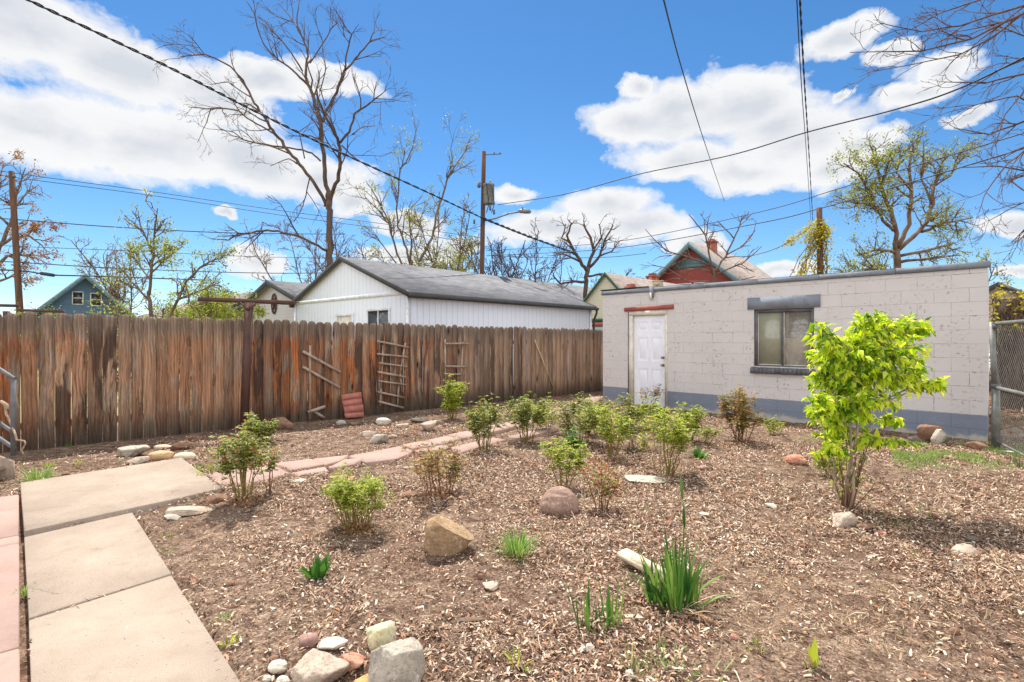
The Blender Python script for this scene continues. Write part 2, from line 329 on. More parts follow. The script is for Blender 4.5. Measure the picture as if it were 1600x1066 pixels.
def fencemat():
    m, t, b, o = newmat('weathered fence wood'); co = t.coord(); oi = t.node('ShaderNodeObjectInfo'); rnd = oi.outputs['Random']
    cr = t.node('ShaderNodeSeparateColor'); t.put(cr.inputs[0], oi.outputs['Color'])
    off = t.comb(t.math('MULTIPLY', rnd, 37.0), t.math('MULTIPLY', rnd, 91.0), t.math('MULTIPLY', rnd, 53.0))
    x, y, z = t.sep(co); p = t.add(co, off)
    # long grain bent round knots
    wv = t.noise(t.scale(p, (5, 5, 1.6)), 1.0, 3, 0.6)
    gx = t.math('ADD', t.math('MULTIPLY', x, 1.0), t.math('MULTIPLY', wv, 0.11))
    grain = t.noise(t.comb(t.math('MULTIPLY', gx, 95.0), t.math('MULTIPLY', z, 2.2), t.math('MULTIPLY', rnd, 71)), 1.0, 5, 0.7)
    rings = t.math('FRACT', t.math('MULTIPLY', gx, 26.0))
    ringl = t.ramp(rings, [(0.0, 0.0), (0.7, 1.0), (0.86, 0.0), (1.0, 0.0)])
    patch = t.noise(t.scale(p, (3.2, 3.2, 1.3)), 1.0, 5, 0.6, 0.6)
    patch2 = t.noise(t.add(t.scale(p, (7, 7, 1.1)), (5, 3, 9)), 1.0, 5, 0.65, 0.4)
    base = t.mix(t.ramp(grain, [(0.3, 0.0), (0.7, 1.0)]), lin(104, 84, 72), lin(204, 178, 152))
    base = t.mix(t.math('MULTIPLY', cr.outputs[2], t.ramp(patch2, [(0.4, 0.0), (0.62, 1.0)])), base, t.mix(grain, lin(170, 130, 98), lin(228, 192, 154)))
    om = t.math('MULTIPLY', t.ramp(patch, [(0.40, 0.0), (0.50, 1.0)]), cr.outputs[0])
    om = t.math('MULTIPLY', om, t.ramp(t.math('DIVIDE', z, 1.8), [(0.0, 0.0), (0.16, 1.0), (0.80, 1.0), (0.90, 0.1)]))
    base = t.mix(om, base, t.mix(t.ramp(grain, [(0.3, 0.0), (0.7, 1.0)]), lin(132, 70, 38), lin(222, 142, 88)))
    dk = t.math('MULTIPLY', t.ramp(t.noise(t.add(t.scale(p, (9, 9, 1.0)), (15, 23, 9)), 1.0, 6, 0.7, 0.5), [(0.45, 0.0), (0.53, 1.0)]), cr.outputs[1])
    dk = t.math('MAXIMUM', dk, t.math('MULTIPLY', cr.outputs[1], t.ramp(t.math('ADD', t.math('DIVIDE', z, 1.8), t.math('MULTIPLY', t.math('SUBTRACT', patch2, 0.5), 1.3)), [(0.10, 0.9), (0.42, 0.0)])))
    base = t.mix(t.math('MULTIPLY', dk, 0.9), base, t.mix(grain, lin(34, 26, 23), lin(86, 66, 55)))
    topm = t.ramp(t.math('ADD', t.math('DIVIDE', z, 1.8), t.math('MULTIPLY', t.math('SUBTRACT', patch2, 0.5), 0.35)), [(0.80, 0.0), (0.92, 0.75)])
    base = t.mix(topm, base, t.mix(grain, lin(92, 78, 68), lin(150, 132, 116)))
    botm = t.ramp(t.math('ADD', z, t.math('MULTIPLY', t.math('SUBTRACT', patch, 0.5), 0.7)), [(0.12, 0.7), (0.36, 0.0)])
    base = t.mix(botm, base, t.mix(grain, lin(96, 86, 76), lin(150, 136, 120)))
    base = t.mix(t.math('MULTIPLY', ringl, 0.38), base, lin(54, 38, 30))
    base = t.mix(t.math('MULTIPLY', t.math('FRACT', t.math('MULTIPLY', rnd, 17.3)), 0.5), base, lin(86, 68, 58), 'MULTIPLY') if False else t.mix(t.ramp(t.math('FRACT', t.math('MULTIPLY', rnd, 17.3)), [(0.0, .45), (.5, .1), (1.0, 0.0)]), base, lin(70, 55, 47))
    base = t.mix(t.math('MULTIPLY', t.ramp(grain, [(0.28, 1.0), (0.42, 0.0)]), 0.6), base, lin(52, 40, 34))
    # knots
    vo = t.node('ShaderNodeTexVoronoi'); t.put(vo.inputs['Vector'], t.scale(p, (4.6, 0, 1.5))); vo.inputs['Scale'].default_value = 1.0
    kn = t.ramp(vo.outputs['Distance'], [(0.06, 1.0), (0.15, 0.0)])
    base = t.mix(kn, base, lin(52, 34, 26))
    base = t.mix(t.ramp(t.math('ADD', vo.outputs['Distance'], t.math('MULTIPLY', wv, .08)), [(0.17, 0.0), (0.2, 0.55), (0.24, 0.0)]), base, lin(74, 50, 38))
    t.put(b.inputs['Base Color'], base); b.inputs['Roughness'].default_value = 0.9; b.inputs['Specular IOR Level'].default_value = 0.2
    t.put(b.inputs['Normal'], t.bump(t.math('ADD', grain, t.math('MULTIPLY', ringl, -0.4)), 0.7, 0.006)); return m
M['fence'] = fencemat()
def blockmat():
    m, t, b, o = newmat('painted concrete block'); co = t.coord(); x, y, z = t.sep(co)
    br = t.node('ShaderNodeTexBrick'); wob = t.noise(co, 11, 4, .7); t.put(br.inputs['Vector'], t.comb(t.math('ADD', t.math('ADD', x, y), t.math('MULTIPLY', wob, .016)), t.math('ADD', t.math('SUBTRACT', z, 0.166), t.math('MULTIPLY', wob, .012))))
    br.inputs['Scale'].default_value = 1.0; br.inputs['Brick Width'].default_value = 0.405; br.inputs['Row Height'].default_value = 0.203
    br.inputs['Mortar Size'].default_value = 0.006; br.inputs['Mortar Smooth'].default_value = 1.0
    br.inputs['Color1'].default_value = (0.0, 0, 0, 1); br.inputs['Color2'].default_value = (1, 1, 1, 1); br.inputs['Mortar'].default_value = (.5, .5, .5, 1)
    mort = br.outputs[1]; tone = br.outputs[0]
    n1 = t.noise(co, 1.3, 4); n2 = t.noise(t.add(co, (9, 2, 4)), 2.6, 5, 0.6); fine = t.noise(co, 90, 4, 0.7)
    col = t.mix(n1, lin(210, 204, 200), lin(192, 185, 180)); col = t.mix(t.math('MULTIPLY', tone, 0.12), col, lin(196, 188, 186))
    chipn = t.noise(t.scale(co, (1, 1, 1.5)), 16, 5, 0.75); region = t.ramp(n2, [(0.46, 0.0), (0.58, 1.0)])
    # joints: grey everywhere faint, rusty-red cracks in some stretches
    jn = t.math('MULTIPLY', mort, t.ramp(t.noise(t.add(co, (4, 4, 1)), 3.2, 4, 0.6), [(0.42, 0.04), (0.64, 0.7)]))
    col = t.mix(jn, col, lin(150, 142, 138))
    jr = t.math('MULTIPLY', mort, t.ramp(t.noise(t.add(co, (1, 7, 3)), 4.5, 5, 0.7), [(0.55, 0.0), (0.64, 1.0)]))
    col = t.mix(jr, col, lin(122, 88, 80))
    chip = t.math('MULTIPLY', t.ramp(chipn, [(0.57, 0.0), (0.60, 1.0)]), region)
    col = t.mix(chip, col, t.mix(fine, lin(150, 96, 88), lin(176, 164, 158)))
    # painted slate band at the foot, with a wavering lower edge of lime bloom
    bandm = t.ramp(t.math('ADD', z, t.math('MULTIPLY', wob, .02)), [(0.368, 1.0), (0.376, 0.0)])
    band = t.mix(n1, lin(128, 136, 150), lin(112, 118, 130)); band = t.mix(t.math('MULTIPLY', t.math('MAXIMUM', mort, 0.0), 0.45), band, lin(92, 94, 102))
    band = t.mix(t.ramp(t.noise(t.scale(co, (3, 3, 14)), 1.5, 5, .7), [(0.56, 0.0), (0.72, 0.45)]), band, lin(170, 168, 170))
    lime = t.ramp(t.math('ADD', z, t.math('MULTIPLY', t.math('SUBTRACT', t.noise(t.add(co, (2, 2, 2)), 2.2, 5, .7), 0.5), 0.42)), [(0.02, 1.0), (0.085, 0.0)])
    band = t.mix(lime, band, t.mix(fine, lin(150, 140, 124), lin(206, 198, 184)))
    col = t.mix(bandm, col, band)
    t.put(b.inputs['Base Color'], col); b.inputs['Roughness'].default_value = 0.85
    h = t.math('ADD', t.math('MULTIPLY', mort, -1.0), t.math('MULTIPLY', fine, 0.25)); h = t.math('SUBTRACT', h, t.math('MULTIPLY', chip, 0.4))
    t.put(b.inputs['Normal'], t.bump(h, 0.6, 0.006)); return m
M['block'] = blockmat()
def groundmat():
    m, t, b, o = newmat('garden soil'); co = t.coord(); x, y, z = t.sep(co)
    n1 = t.noise(co, 0.9, 5, 0.6); n2 = t.noise(co, 9, 6, 0.7); n3 = t.noise(co, 70, 5, 0.75)
    col = t.mix(t.ramp(n1, [(0.35, 0.0), (0.65, 1.0)]), lin(134, 109, 91), lin(184, 157, 133))
    col = t.mix(t.ramp(n2, [(0.35, 1.0), (0.6, 0.0)]), col, lin(88, 66, 53)); col = t.mix(t.ramp(n3, [(0.42, 0.75), (0.6, 0.0)]), col, lin(52, 38, 31))
    col = t.mix(t.ramp(t.noise(co, 45, 3, .6), [(0.62, 0.0), (0.7, 0.6)]), col, lin(205, 182, 158))
    far = t.ramp(t.math('DIVIDE', t.math('ADD', y, t.math('MULTIPLY', x, -.9)), 100.0), [(0.155, 0.0), (0.17, 1.0)])
    col = t.mix(far, col, t.mix(n2, lin(128, 132, 78), lin(168, 150, 118)))
    t.put(b.inputs['Base Color'], col); b.inputs['Roughness'].default_value = 1.0; b.inputs['Specular IOR Level'].default_value = 0.1
    t.put(b.inputs['Normal'], t.bump(t.math('ADD', t.math('MULTIPLY', n2, 1.0), t.math('MULTIPLY', n3, 0.5)), 0.9, 0.02)); return m
M['ground'] = groundmat()
def chipmat():
    m, t, b, o = newmat('wood chip mulch'); g = t.node('ShaderNodeNewGeometry').outputs['Random Per Island']
    col = t.ramp(g, [(0.0, lin(56, 40, 31)), (0.18, lin(98, 74, 58)), (0.36, lin(146, 114, 90)), (0.54, lin(184, 152, 124)), (0.70, lin(214, 188, 160)), (0.86, lin(242, 226, 204)), (0.93, lin(190, 120, 78)), (1.0, lin(166, 152, 140))])
    col = t.mix(t.math('MULTIPLY', t.noise(t.coord(), 80, 3), 0.4), col, lin(110, 80, 62))
    t.put(b.inputs['Base Color'], col); b.inputs['Roughness'].default_value = 0.85; b.inputs['Specular IOR Level'].default_value = 0.2; return m
M['chips'] = chipmat()
GRN = lambda *s: [(p, lin(*c)) for p, c in s]
M['lf_rose'] = leafmat('rose leaves', GRN((0, (66, 84, 40)), (.3, (98, 116, 52)), (.6, (142, 156, 70)), (.85, (186, 192, 104)), (1, (196, 152, 92))), .35, (1.2, 1.15, .6))
M['lf_lime'] = leafmat('lime leaves', GRN((0, (84, 104, 38)), (.35, (132, 150, 50)), (.7, (176, 186, 70)), (1, (208, 208, 112))), .4, (1.25, 1.2, .6))
M['lf_red'] = leafmat('red young leaves', GRN((0, (120, 36, 34)), (.4, (164, 62, 44)), (.7, (190, 104, 64)), (1, (150, 120, 60))), .4, (1.2, .9, .8))
M['lf_mix'] = leafmat('bronze green leaves', GRN((0, (70, 92, 44)), (.3, (112, 132, 60)), (.55, (164, 150, 84)), (.8, (196, 136, 100)), (1, (206, 168, 130))), .4, (1.2, 1.1, .8))
M['lf_tree'] = leafmat('bright spring leaves', GRN((0, (70, 112, 22)), (.2, (112, 158, 28)), (.4, (178, 206, 42)), (.75, (212, 226, 64)), (1, (236, 242, 128))), .55, (1.4, 1.3, .6))
M['lf_iris'] = leafmat('iris blades', GRN((0, (44, 84, 34)), (.5, (78, 122, 46)), (1, (138, 164, 80))), .3, (1.1, 1.1, .7))
M['lf_dark'] = leafmat('broad dark leaves', GRN((0, (36, 76, 28)), (.5, (58, 108, 36)), (1, (96, 140, 58))), .25, (1.1, 1.1, .7))
M['lf_grass'] = leafmat('grass blades', GRN((0, (84, 116, 54)), (.5, (126, 160, 76)), (1, (176, 194, 128))), .4)
M['lf_dry'] = leafmat('dry straw', GRN((0, (176, 140, 96)), (.5, (206, 178, 132)), (1, (226, 206, 166))), .2, (1, 1, 1))
M['lf_far'] = leafmat('distant spring foliage', GRN((0, (96, 110, 44)), (.5, (142, 152, 62)), (1, (182, 184, 88))), .4, (1.2, 1.15, .6))
M['lf_farg'] = leafmat('distant green foliage', GRN((0, (92, 104, 44)), (.5, (138, 148, 60)), (1, (184, 184, 92))), .45, (1.2, 1.15, .6))
M['lf_bud'] = leafmat('brown buds', GRN((0, (92, 70, 56)), (.5, (138, 112, 84)), (1, (150, 148, 90))), .3, (1, 1, 1))
M['lf_vine'] = leafmat('yellow vine leaves', GRN((0, (140, 120, 30)), (.4, (186, 168, 44)), (.8, (206, 194, 70)), (1, (120, 130, 50))), .4)
M['lf_brown'] = leafmat('dry brown leaves', GRN((0, (110, 76, 52)), (.5, (164, 122, 86)), (1, (196, 158, 116))), .3, (1, 1, 1))
M['white_fl'] = leafmat('white petals', GRN((0, (226, 226, 220)), (1, (246, 244, 236))), .2, (1, 1, 1))
# ------------------------------------------------------------------ layout shared by ground, mulch and paving
lo1 = [(-3.54, 3.885), (-2.477, 2.746), (-2.04, 3.27), (-3.15, 4.42)]
lo1 = [G(38, 843), G(45, 971), G(268, 900), G(207, 804)]
lo2 = [G(45, 973), (-2.06, 2.30), (-1.16, 2.29), G(268, 902)]
d_ = np.array((2.01, -2.18)) / np.linalg.norm((2.01, -2.18))
A_ = np.array(lo2[1]); B_ = np.array(lo2[2])
lo2 = [G(45, 973), tuple(np.array(G(45, 973)) + d_ * 1.5), tuple(np.array(G(268, 902)) + d_ * 1.5), G(268, 902)]
lo3 = [tuple(np.array(lo2[1]) + d_ * .01), tuple(np.array(lo2[1]) + d_ * 2.5), tuple(np.array(lo2[2]) + d_ * 2.5), tuple(np.array(lo2[2]) + d_ * .01)]
up = [G(32, 761), G(38, 839), G(348, 770), G(284, 721)]
concrete = [(lo1, 0.018), (lo2, 0.014), (lo3, 0.012), (up, 0.045)]
n_ = np.array((-d_[1], d_[0]))                      # across the walk, to the right
def left_strip(t0, t1, w0=0.035, w1=2.4):
    o = np.array(G(45, 971)); a = o - n_ * w0; b = o - n_ * w1
    return [tuple(b + d_ * t0), tuple(b + d_ * t1), tuple(a + d_ * t1), tuple(a + d_ * t0)]
patio = [(left_strip(-3.0, -1.63), .02), (left_strip(-1.615, -1.40), .016), (left_strip(-1.385, 0.32), .022), (left_strip(0.335, 1.6), .02), (left_strip(1.615, 3.2), .02)]
flagpx = [[(324,745),(350,740),(362,757),(350,766)],[(354,740),(427,732),(452,744),(413,756),(368,763)],[(430,730),(486,723),(504,731),(452,741)],[(455,743),(507,734),(512,739),(465,748)],
 [(490,722),(542,716),(532,724),(508,731)],[(538,724),(566,722),(553,731),(514,737)],[(547,716),(624,701),(646,708),(620,720),(573,726)],[(630,699),(660,693),(682,698),(646,705)],
 [(650,708),(694,700),(702,704),(654,715)],[(664,692),(697,684),(720,688),(687,697)],[(700,683),(740,675),(765,680),(724,688)],[(744,674),(780,666),(806,670),(769,679)],
 [(784,665),(820,655),(845,659),(810,669)],[(824,654),(860,643),(885,646),(849,658)],[(865,642),(903,630),(924,632),(890,645)],[(906,629),(925,620),(944,621),(930,631)],
 [(706,703),(770,688),(790,691),(718,712)],[(795,687),(850,672),(866,675),(815,690)]]
flags = [(grow_poly([G(*p) for p in q], .012), 0.030 + 0.008 * ((i * 7) % 3)) for i, q in enumerate(flagpx)]
flags = [(q if (q[1][0]-q[0][0])*(q[2][1]-q[0][1])-(q[1][1]-q[0][1])*(q[2][0]-q[0][0]) > 0 else q[::-1], z) for q, z in flags]
def ccw(q):
    a = sum(q[i][0] * q[(i + 1) % len(q)][1] - q[(i + 1) % len(q)][0] * q[i][1] for i in range(len(q)))
    return q if a > 0 else q[::-1]
concrete = [(ccw(q), z) for q, z in concrete]; patio = [(ccw(q), z) for q, z in patio]; flags = [(ccw(q), z) for q, z in flags]
paving = [q for q, z in concrete + patio + flags]
P0 = np.array((2.10, 12.38)); UX = np.array((4.63, -4.80)) / 6.67; UY = np.array((.72, .694))
shed_poly = [tuple(P0), tuple(P0 + UX * 6.67), tuple(P0 + UX * 6.41 + UY * 3.59), tuple(P0 + UY * 3.6)]
FD = np.array((.745, .667)); FN = np.array((.667, -.745))     # along the fence; towards the camera
def fence_side(x, y): return (x + 6.35) * FN[0] + (y - 6.9) * FN[1]       # >0 on the yard side
def FP(px, py, off=0.0):
    s = (px - 800) / F; y = 14.057 / (1.117 - s)
    return np.array((s * y + FN[0] * off, y + FN[1] * off, CH - (py - HZ) / F * y))
def onpave(x, y, g=0.0):
    c = np.zeros(np.shape(x), bool)
    for q in paving: c |= inpoly(x, y, grow_poly(q, g) if g else q)
    return c
def gz(x, y):
    x = np.asarray(x, float); y = np.asarray(y, float)
    h = (vn(x, y, 0.8, 3) - .5) * .10 + (vn(x + 9, y, 3.0, 3) - .5) * .05 + (vn(x, y + 4, 11.0, 3) - .5) * .022
    fs = fence_side(x, y); m = np.clip((y - 1.0) / 1.0, 0, 1) * np.clip((17 - y) / 3, 0, 1)
    return h * m * np.clip(.35 + np.abs(fs) * .4, 0, 1)
def gz1(x, y): return float(gz(np.array([x]), np.array([y]))[0])

# ---- ground sheet
fx = np.arange(-9, 10.01, .055); fy = np.arange(1.2, 15.5, .055)
far = lambda a, b, n: a + (b - a) * (np.arange(1, n) / (n - 1.0)) ** 3
xs = np.concatenate([far(-9, -600, 12)[::-1], fx, far(fx[-1], 600, 12)]); ys = np.concatenate([far(1.2, -60, 8)[::-1], fy, far(fy[-1], 900, 14)])
XX, YY = np.meshgrid(xs, ys); ZZ = gz(XX, YY)
ZZ[onpave(XX, YY, .05)] = -0.035
b_ = MB(); nx = len(xs); i_ = (np.arange(len(ys) - 1)[:, None] * nx + np.arange(nx - 1)[None, :]).ravel()
b_.add(np.stack([XX, YY, ZZ], -1).reshape(-1, 3), np.stack([i_, i_ + 1, i_ + nx + 1, i_ + nx], 1))
tag(b_.build('ground', M['ground'], smooth=True), 'bare brown soil of the back garden running out to the neighbours', None, kind='structure')
# ---- paving
b_ = MB()
for q, z in concrete: b_.prism(q, -.08, z, .008)
tag(b_.build('concrete_path', M['concrete']), 'pale poured concrete walk of large slabs', None, kind='structure')
b_ = MB()
for q, z in patio: b_.prism(q, -.08, z, .008)
tag(b_.build('flagstone_patio', M['flag']), 'pink sandstone flags along the left edge', None, kind='structure')
b_ = MB()
for q, z in flags: b_.prism(q, -.06, z, .012)
tag(b_.build('flagstone_path', M['flag']), 'narrow winding path of pink sandstone pieces', None, kind='structure')
b_ = MB(); b_.prism(ccw([(6.9, 7.95), (9.5, 7.6), (13.5, 9.2), (11.0, 10.2)]), -.05, .035, .01)
tag(b_.build('side_pavement', M['concrete']), 'pale pavement beyond the chain link fence', None, kind='structure')

# ---- mulch: curved chips lying at all angles
def mulch_density(x, y):
    soil = vn(x + 3, y + 8, 1.1, 3)
    d = np.clip((soil - .36) / .14, .20, 1)
    fs = fence_side(x, y)
    d *= np.clip((fs - .25) / .8, 0.12, 1)
    # trodden bare strip beside the concrete walk and bottom right corner
    side = (x - lo1[2][0]) * n_[0] + (y - lo1[2][1]) * n_[1]
    d *= np.clip((side - .12) / .8, .18, 1) * np.where(y < 4.3, 1, 1)
    q = np.hypot((x - 1.25) / .55, (y - 2.35) / .28); d *= np.clip(q - .3, .2, 1)
    q = np.hypot((x + .9) / 2.2, (y - 7.55) / .45); d *= np.clip(q - .2, .35, 1)
    xl = (x - P0[0]) * UY[0] + (y - P0[1]) * UY[1]; d *= np.clip((-xl - .1) / .9, .15, 1)
    return d
def scatter(n, y0, y1):
    y = np.sqrt(rs.rand(n) * (y1 * y1 - y0 * y0) + y0 * y0); x = (rs.rand(n) * 2 - 1) * (y * 1.02 + .5)
    k = (rs.rand(n) < mulch_density(x, y)) & ~onpave(x, y, -.02) & (fence_side(x, y) > .05) & ~inpoly(x, y, shed_poly)
    strip = inpoly(x, y, left_strip(-3, 3.3, 0, 3)); return x[k & ~strip], y[k & ~strip]
def chipmesh(mb, x, y, L, Wd, lift=.012):
    n = len(x); z = gz(x, y) + rs.rand(n) ** 2 * lift + .002; th = rs.rand(n) * 2 * np.pi; ti = (rs.randn(n) * .35); ro = rs.randn(n) * .45
    D = np.stack([np.cos(th) * np.cos(ti), np.sin(th) * np.cos(ti), np.sin(ti)], 1); U0 = np.stack([-np.sin(th), np.cos(th), 0 * th], 1); N0 = np.cross(D, U0)
    U = U0 * np.cos(ro)[:, None] + N0 * np.sin(ro)[:, None]; N = np.cross(D, U); C = np.stack([x, y, z + np.abs(np.sin(ti)) * L * .5 + .002], 1)
    l = L[:, None] / 2; w_ = Wd[:, None] / 2; cv = (L * rs.uniform(-.05, .22, n))[:, None]; tp = rs.uniform(.2, .95, (n, 1)); tq = rs.uniform(.3, .9, (n, 1))
    V = np.stack([C - D * l - U * w_ * tp, C - D * l + U * w_ * tp, C + U * w_ + N * cv, C - U * w_ + N * cv, C + D * l + U * w_ * tq, C + D * l - U * w_ * tq], 1).reshape(-1, 3)
    i = np.arange(n)[:, None] * 6; mb.add(V, np.concatenate([i + np.array([[0, 3, 2, 1]]), i + np.array([[3, 5, 4, 2]])]))
b_ = MB()
for n, a, c, lmin, lmax in ((170000, 1.9, 4.2, .007, .034), (210000, 4.2, 7.5, .011, .040), (140000, 7.5, 13, .018, .048)):
    x, y = scatter(n, a, c); m_ = len(x); L = lmin + (lmax - lmin) * rs.rand(m_) ** 2.4; Wd = np.minimum(L * rs.uniform(.12, .5, m_), .012); chipmesh(b_, x, y, L, Wd)
x, y = scatter(9000, 1.9, 6.5); L = rs.uniform(.04, .11, len(x)); chipmesh(b_, x, y, L, np.full(len(x), .0035), .02)
tag(b_.build('mulch', M['chips']), 'shredded wood chip mulch covering the planting bed', None, kind='stuff')
# fallen leaves, curled, brown and a few orange
b_ = MB(); x, y = scatter(9000, 1.95, 9.0); k = vn(x + 31, y, .9, 3) > .46; x, y = x[k], y[k]; n = len(x); D = rs.randn(n, 3); D[:, 2] *= .3; b_.leaves(np.stack([x, y, gz(x, y) + .012], 1), D, rs.randn(n, 3) * .5 + (0, 0, 1), rs.uniform(.012, .034, n), rs.uniform(.006, .018, n), .3)
tag(b_.build('fallen_leaves', M['lf_brown']), 'curled brown and orange fallen leaves lying in drifts on the mulch', None, kind='stuff')
# fallen dry straws and small twigs, curved
b_ = MB(); x, y = scatter(2200, 1.95, 5.6)
for xx, yy in zip(x, y):
    a = rs.rand() * 6.28; L = rs.uniform(.06, .22); k = rs.randn() * .9; t = np.linspace(0, 1, 5); an = a + k * t; p = np.stack([xx + np.cumsum(np.cos(an)) * L / 5, yy + np.cumsum(np.sin(an)) * L / 5, gz1(xx, yy) + .012 + .02 * np.sin(t * 3.1) * rs.rand()], 1)
    b_.tube(p, rs.uniform(.0009, .0024), 3, cap=False)
tag(b_.build('dry_straw', M['rope']), 'loose dry stems and twigs strewn over the mulch', None, kind='stuff')

# ------------------------------------------------------------------ picket fence
fence = thing('picket_fence', 'tall weathered brown board fence with rounded tops across the back of the yard', 'fence', (-7.9, 5.51, 0))
def picket_mesh(k):
    q = np.random.RandomState(50 + k); wd = 0.139; zs = [0, .5, 1.0, 1.4, 1.66, 1.72, 1.762, 1.785, 1.8]; hw = [wd/2]*6 + [wd/2*.86, wd/2*.62, wd/2*.3]
    if k % 3 == 1: hw = [wd/2]*6 + [wd/2*.93, wd/2*.72, wd/2*.42]
    jog = q.randn(len(zs)) * .0015; bow = q.randn() * .008; V = []; th = .017
    for z, h, j in zip(zs, hw, jog):
        yb = bow * math.sin(z / 1.8 * 3.14)
        V += [(-h + j, yb, z), (h + j, yb, z), (h + j, yb + th, z), (-h + j, yb + th, z)]
    n = len(zs); Fq = [(0, 3, 2, 1), (4 * n - 4, 4 * n - 3, 4 * n - 2, 4 * n - 1)]
    for i in range(n - 1):
        for j in range(4): Fq.append((4 * i + j, 4 * i + (j + 1) % 4, 4 * i + 4 + (j + 1) % 4, 4 * i + 4 + j))
    b = MB(); b.add(V, Fq); o = b.build('picket', M['fence']); return o
protos = [picket_mesh(k) for k in range(6)]; used = [False] * 6
t = 0.0; k = 0; fr = random.Random(5); fl = np.linalg.norm((10.9, 9.76)); ang = math.atan2(FD[1], FD[0])
while t < 14.75 and k < 99:
    px_t = -7.9 + FD[0] * t; wide = .168 if t < 3.1 else (.150 if t < 5.2 else .147)
    sc = (wide - .003 - fr.random() * .0025) / .139; j = fr.randrange(6)
    o = protos[j] if not used[j] else protos[j].copy()
    if used[j]: COL.objects.link(o)
    used[j] = True; o.parent = fence
    x_, y_ = px_t + 7.9, FD[1] * t; top = 1.81 - .0072 * t if t < 5.0 else 1.775 - .0066 * (t - 5.0)
    o.location = (x_, y_, -.02 + fr.uniform(-.006, .004)); o.rotation_euler = (fr.uniform(-.008, .008), fr.uniform(-.003, .003), ang + fr.uniform(-.012, .012))
    o.scale = (sc, 1, (top + .02 + fr.uniform(-.018, .018)) / 1.8)
    wx = px_t; orange = 0.15
    if -6.7 < wx < -6.0: orange = 1.1
    elif -6.0 < wx < -5.4: orange = .5
    elif -5.4 < wx < -4.6: orange = .45
    elif -4.6 < wx < -4.35: orange = .5
    elif -4.35 < wx < -2.35: orange = 1.0
    elif -2.35 < wx < -1.0: orange = .55
    else: orange = .12
    tanv = .95 if -5.4 < wx < -4.4 else (.55 if wx < -5.4 else .35)
    dark = .95 if -6.1 < wx < -5.4 else .6 if wx < -5.4 else (.25 if wx < -4.4 else (.95 if wx < -2.3 else .7))
    if wx > .3: dark, tanv = .35, .5
    o.color = (min(1, orange * fr.uniform(.45, 1.3)), min(1, dark * fr.choice((.3, .7, 1.0, 1.3))), tanv * fr.uniform(.5, 1.2), 1)
    t += wide; k += 1
for i in range(6):
    if not used[i]: bpy.data.objects.remove(protos[i])
for z in (.32, 1.38):
    b_ = MB(); p = np.array((0, 0, z)) - np.array((FN[0], FN[1], 0)) * .045; b_.bar(p, p + np.array((FD[0], FD[1], 0)) * 14.6, .04, .088); b_.build('rail', M['weathered'], fence)
for q in range(7):
    b_ = MB(); p = np.array((FD[0] * (.4 + 2.3 * q), FD[1] * (.4 + 2.3 * q), -.1)) - np.array((FN[0], FN[1], 0)) * .12; b_.bar(p, p + np.array((0, 0, 1.75)), .09, .09, (1, 0, 0)); b_.build('post', M['weathered'], fence)

# ------------------------------------------------------------------ block shed
shed = thing('block_shed', 'flat roofed concrete block outbuilding painted pale lilac with a slate foot', 'shed', (P0[0], P0[1], 0), math.atan2(UX[1], UX[0]))
def wall_grid(mb, xs, zs, holes, y=0.0, depth=.14, m=0):
    for i in range(len(xs) - 1):
        for j in range(len(zs) - 1):
            if (i, j) in holes: continue
            a, b, c, d = xs[i], xs[i + 1], zs[j], zs[j + 1]; mb.add([(a, y, c), (b, y, c), (b, y, d), (a, y, d)], [(0, 1, 2, 3)], m)
    return mb
Wl, Dp, Ht = 6.67, 3.6, 2.46
dx0, dx1, dz1 = .712, 1.654, 2.06; wx0, wx1, wz0, wz1 = 3.425, 4.437, .953, 1.995
b_ = MB(); wall_grid(b_, [0, dx0, dx1, wx0, wx1, Wl], [-.1, wz0, wz1, dz1, Ht], {(1, 0), (1, 1), (1, 2), (3, 1)})
def reveal(mb, x0, x1, z0, z1, d=.12, bottom=True):
    mb.add([(x0, 0, z0), (x0, d, z0), (x0, d, z1), (x0, 0, z1)], [(0, 3, 2, 1)]); mb.add([(x1, 0, z0), (x1, d, z0), (x1, d, z1), (x1, 0, z1)], [(0, 1, 2, 3)])
    mb.add([(x0, 0, z1), (x1, 0, z1), (x1, d, z1), (x0, d, z1)], [(0, 3, 2, 1)])
    if bottom: mb.add([(x0, 0, z0), (x1, 0, z0), (x1, d, z0), (x0, d, z0)], [(0, 1, 2, 3)])
reveal(b_, dx0, dx1, -.1, dz1, .12, False); reveal(b_, wx0, wx1, wz0, wz1)
BR = (6.41, 3.59)
b_.add([(Wl, 0, -.1), (BR[0], BR[1], -.1), (BR[0], BR[1], Ht), (Wl, 0, Ht)], [(0, 1, 2, 3)]); b_.add([(0, Dp, -.1), (0, 0, -.1), (0, 0, Ht), (0, Dp, Ht)], [(0, 1, 2, 3)])
b_.add([(BR[0], BR[1], -.1), (0, Dp, -.1), (0, Dp, Ht), (BR[0], BR[1], Ht)], [(0, 1, 2, 3)])
b_.build('wall', M['block'], shed)
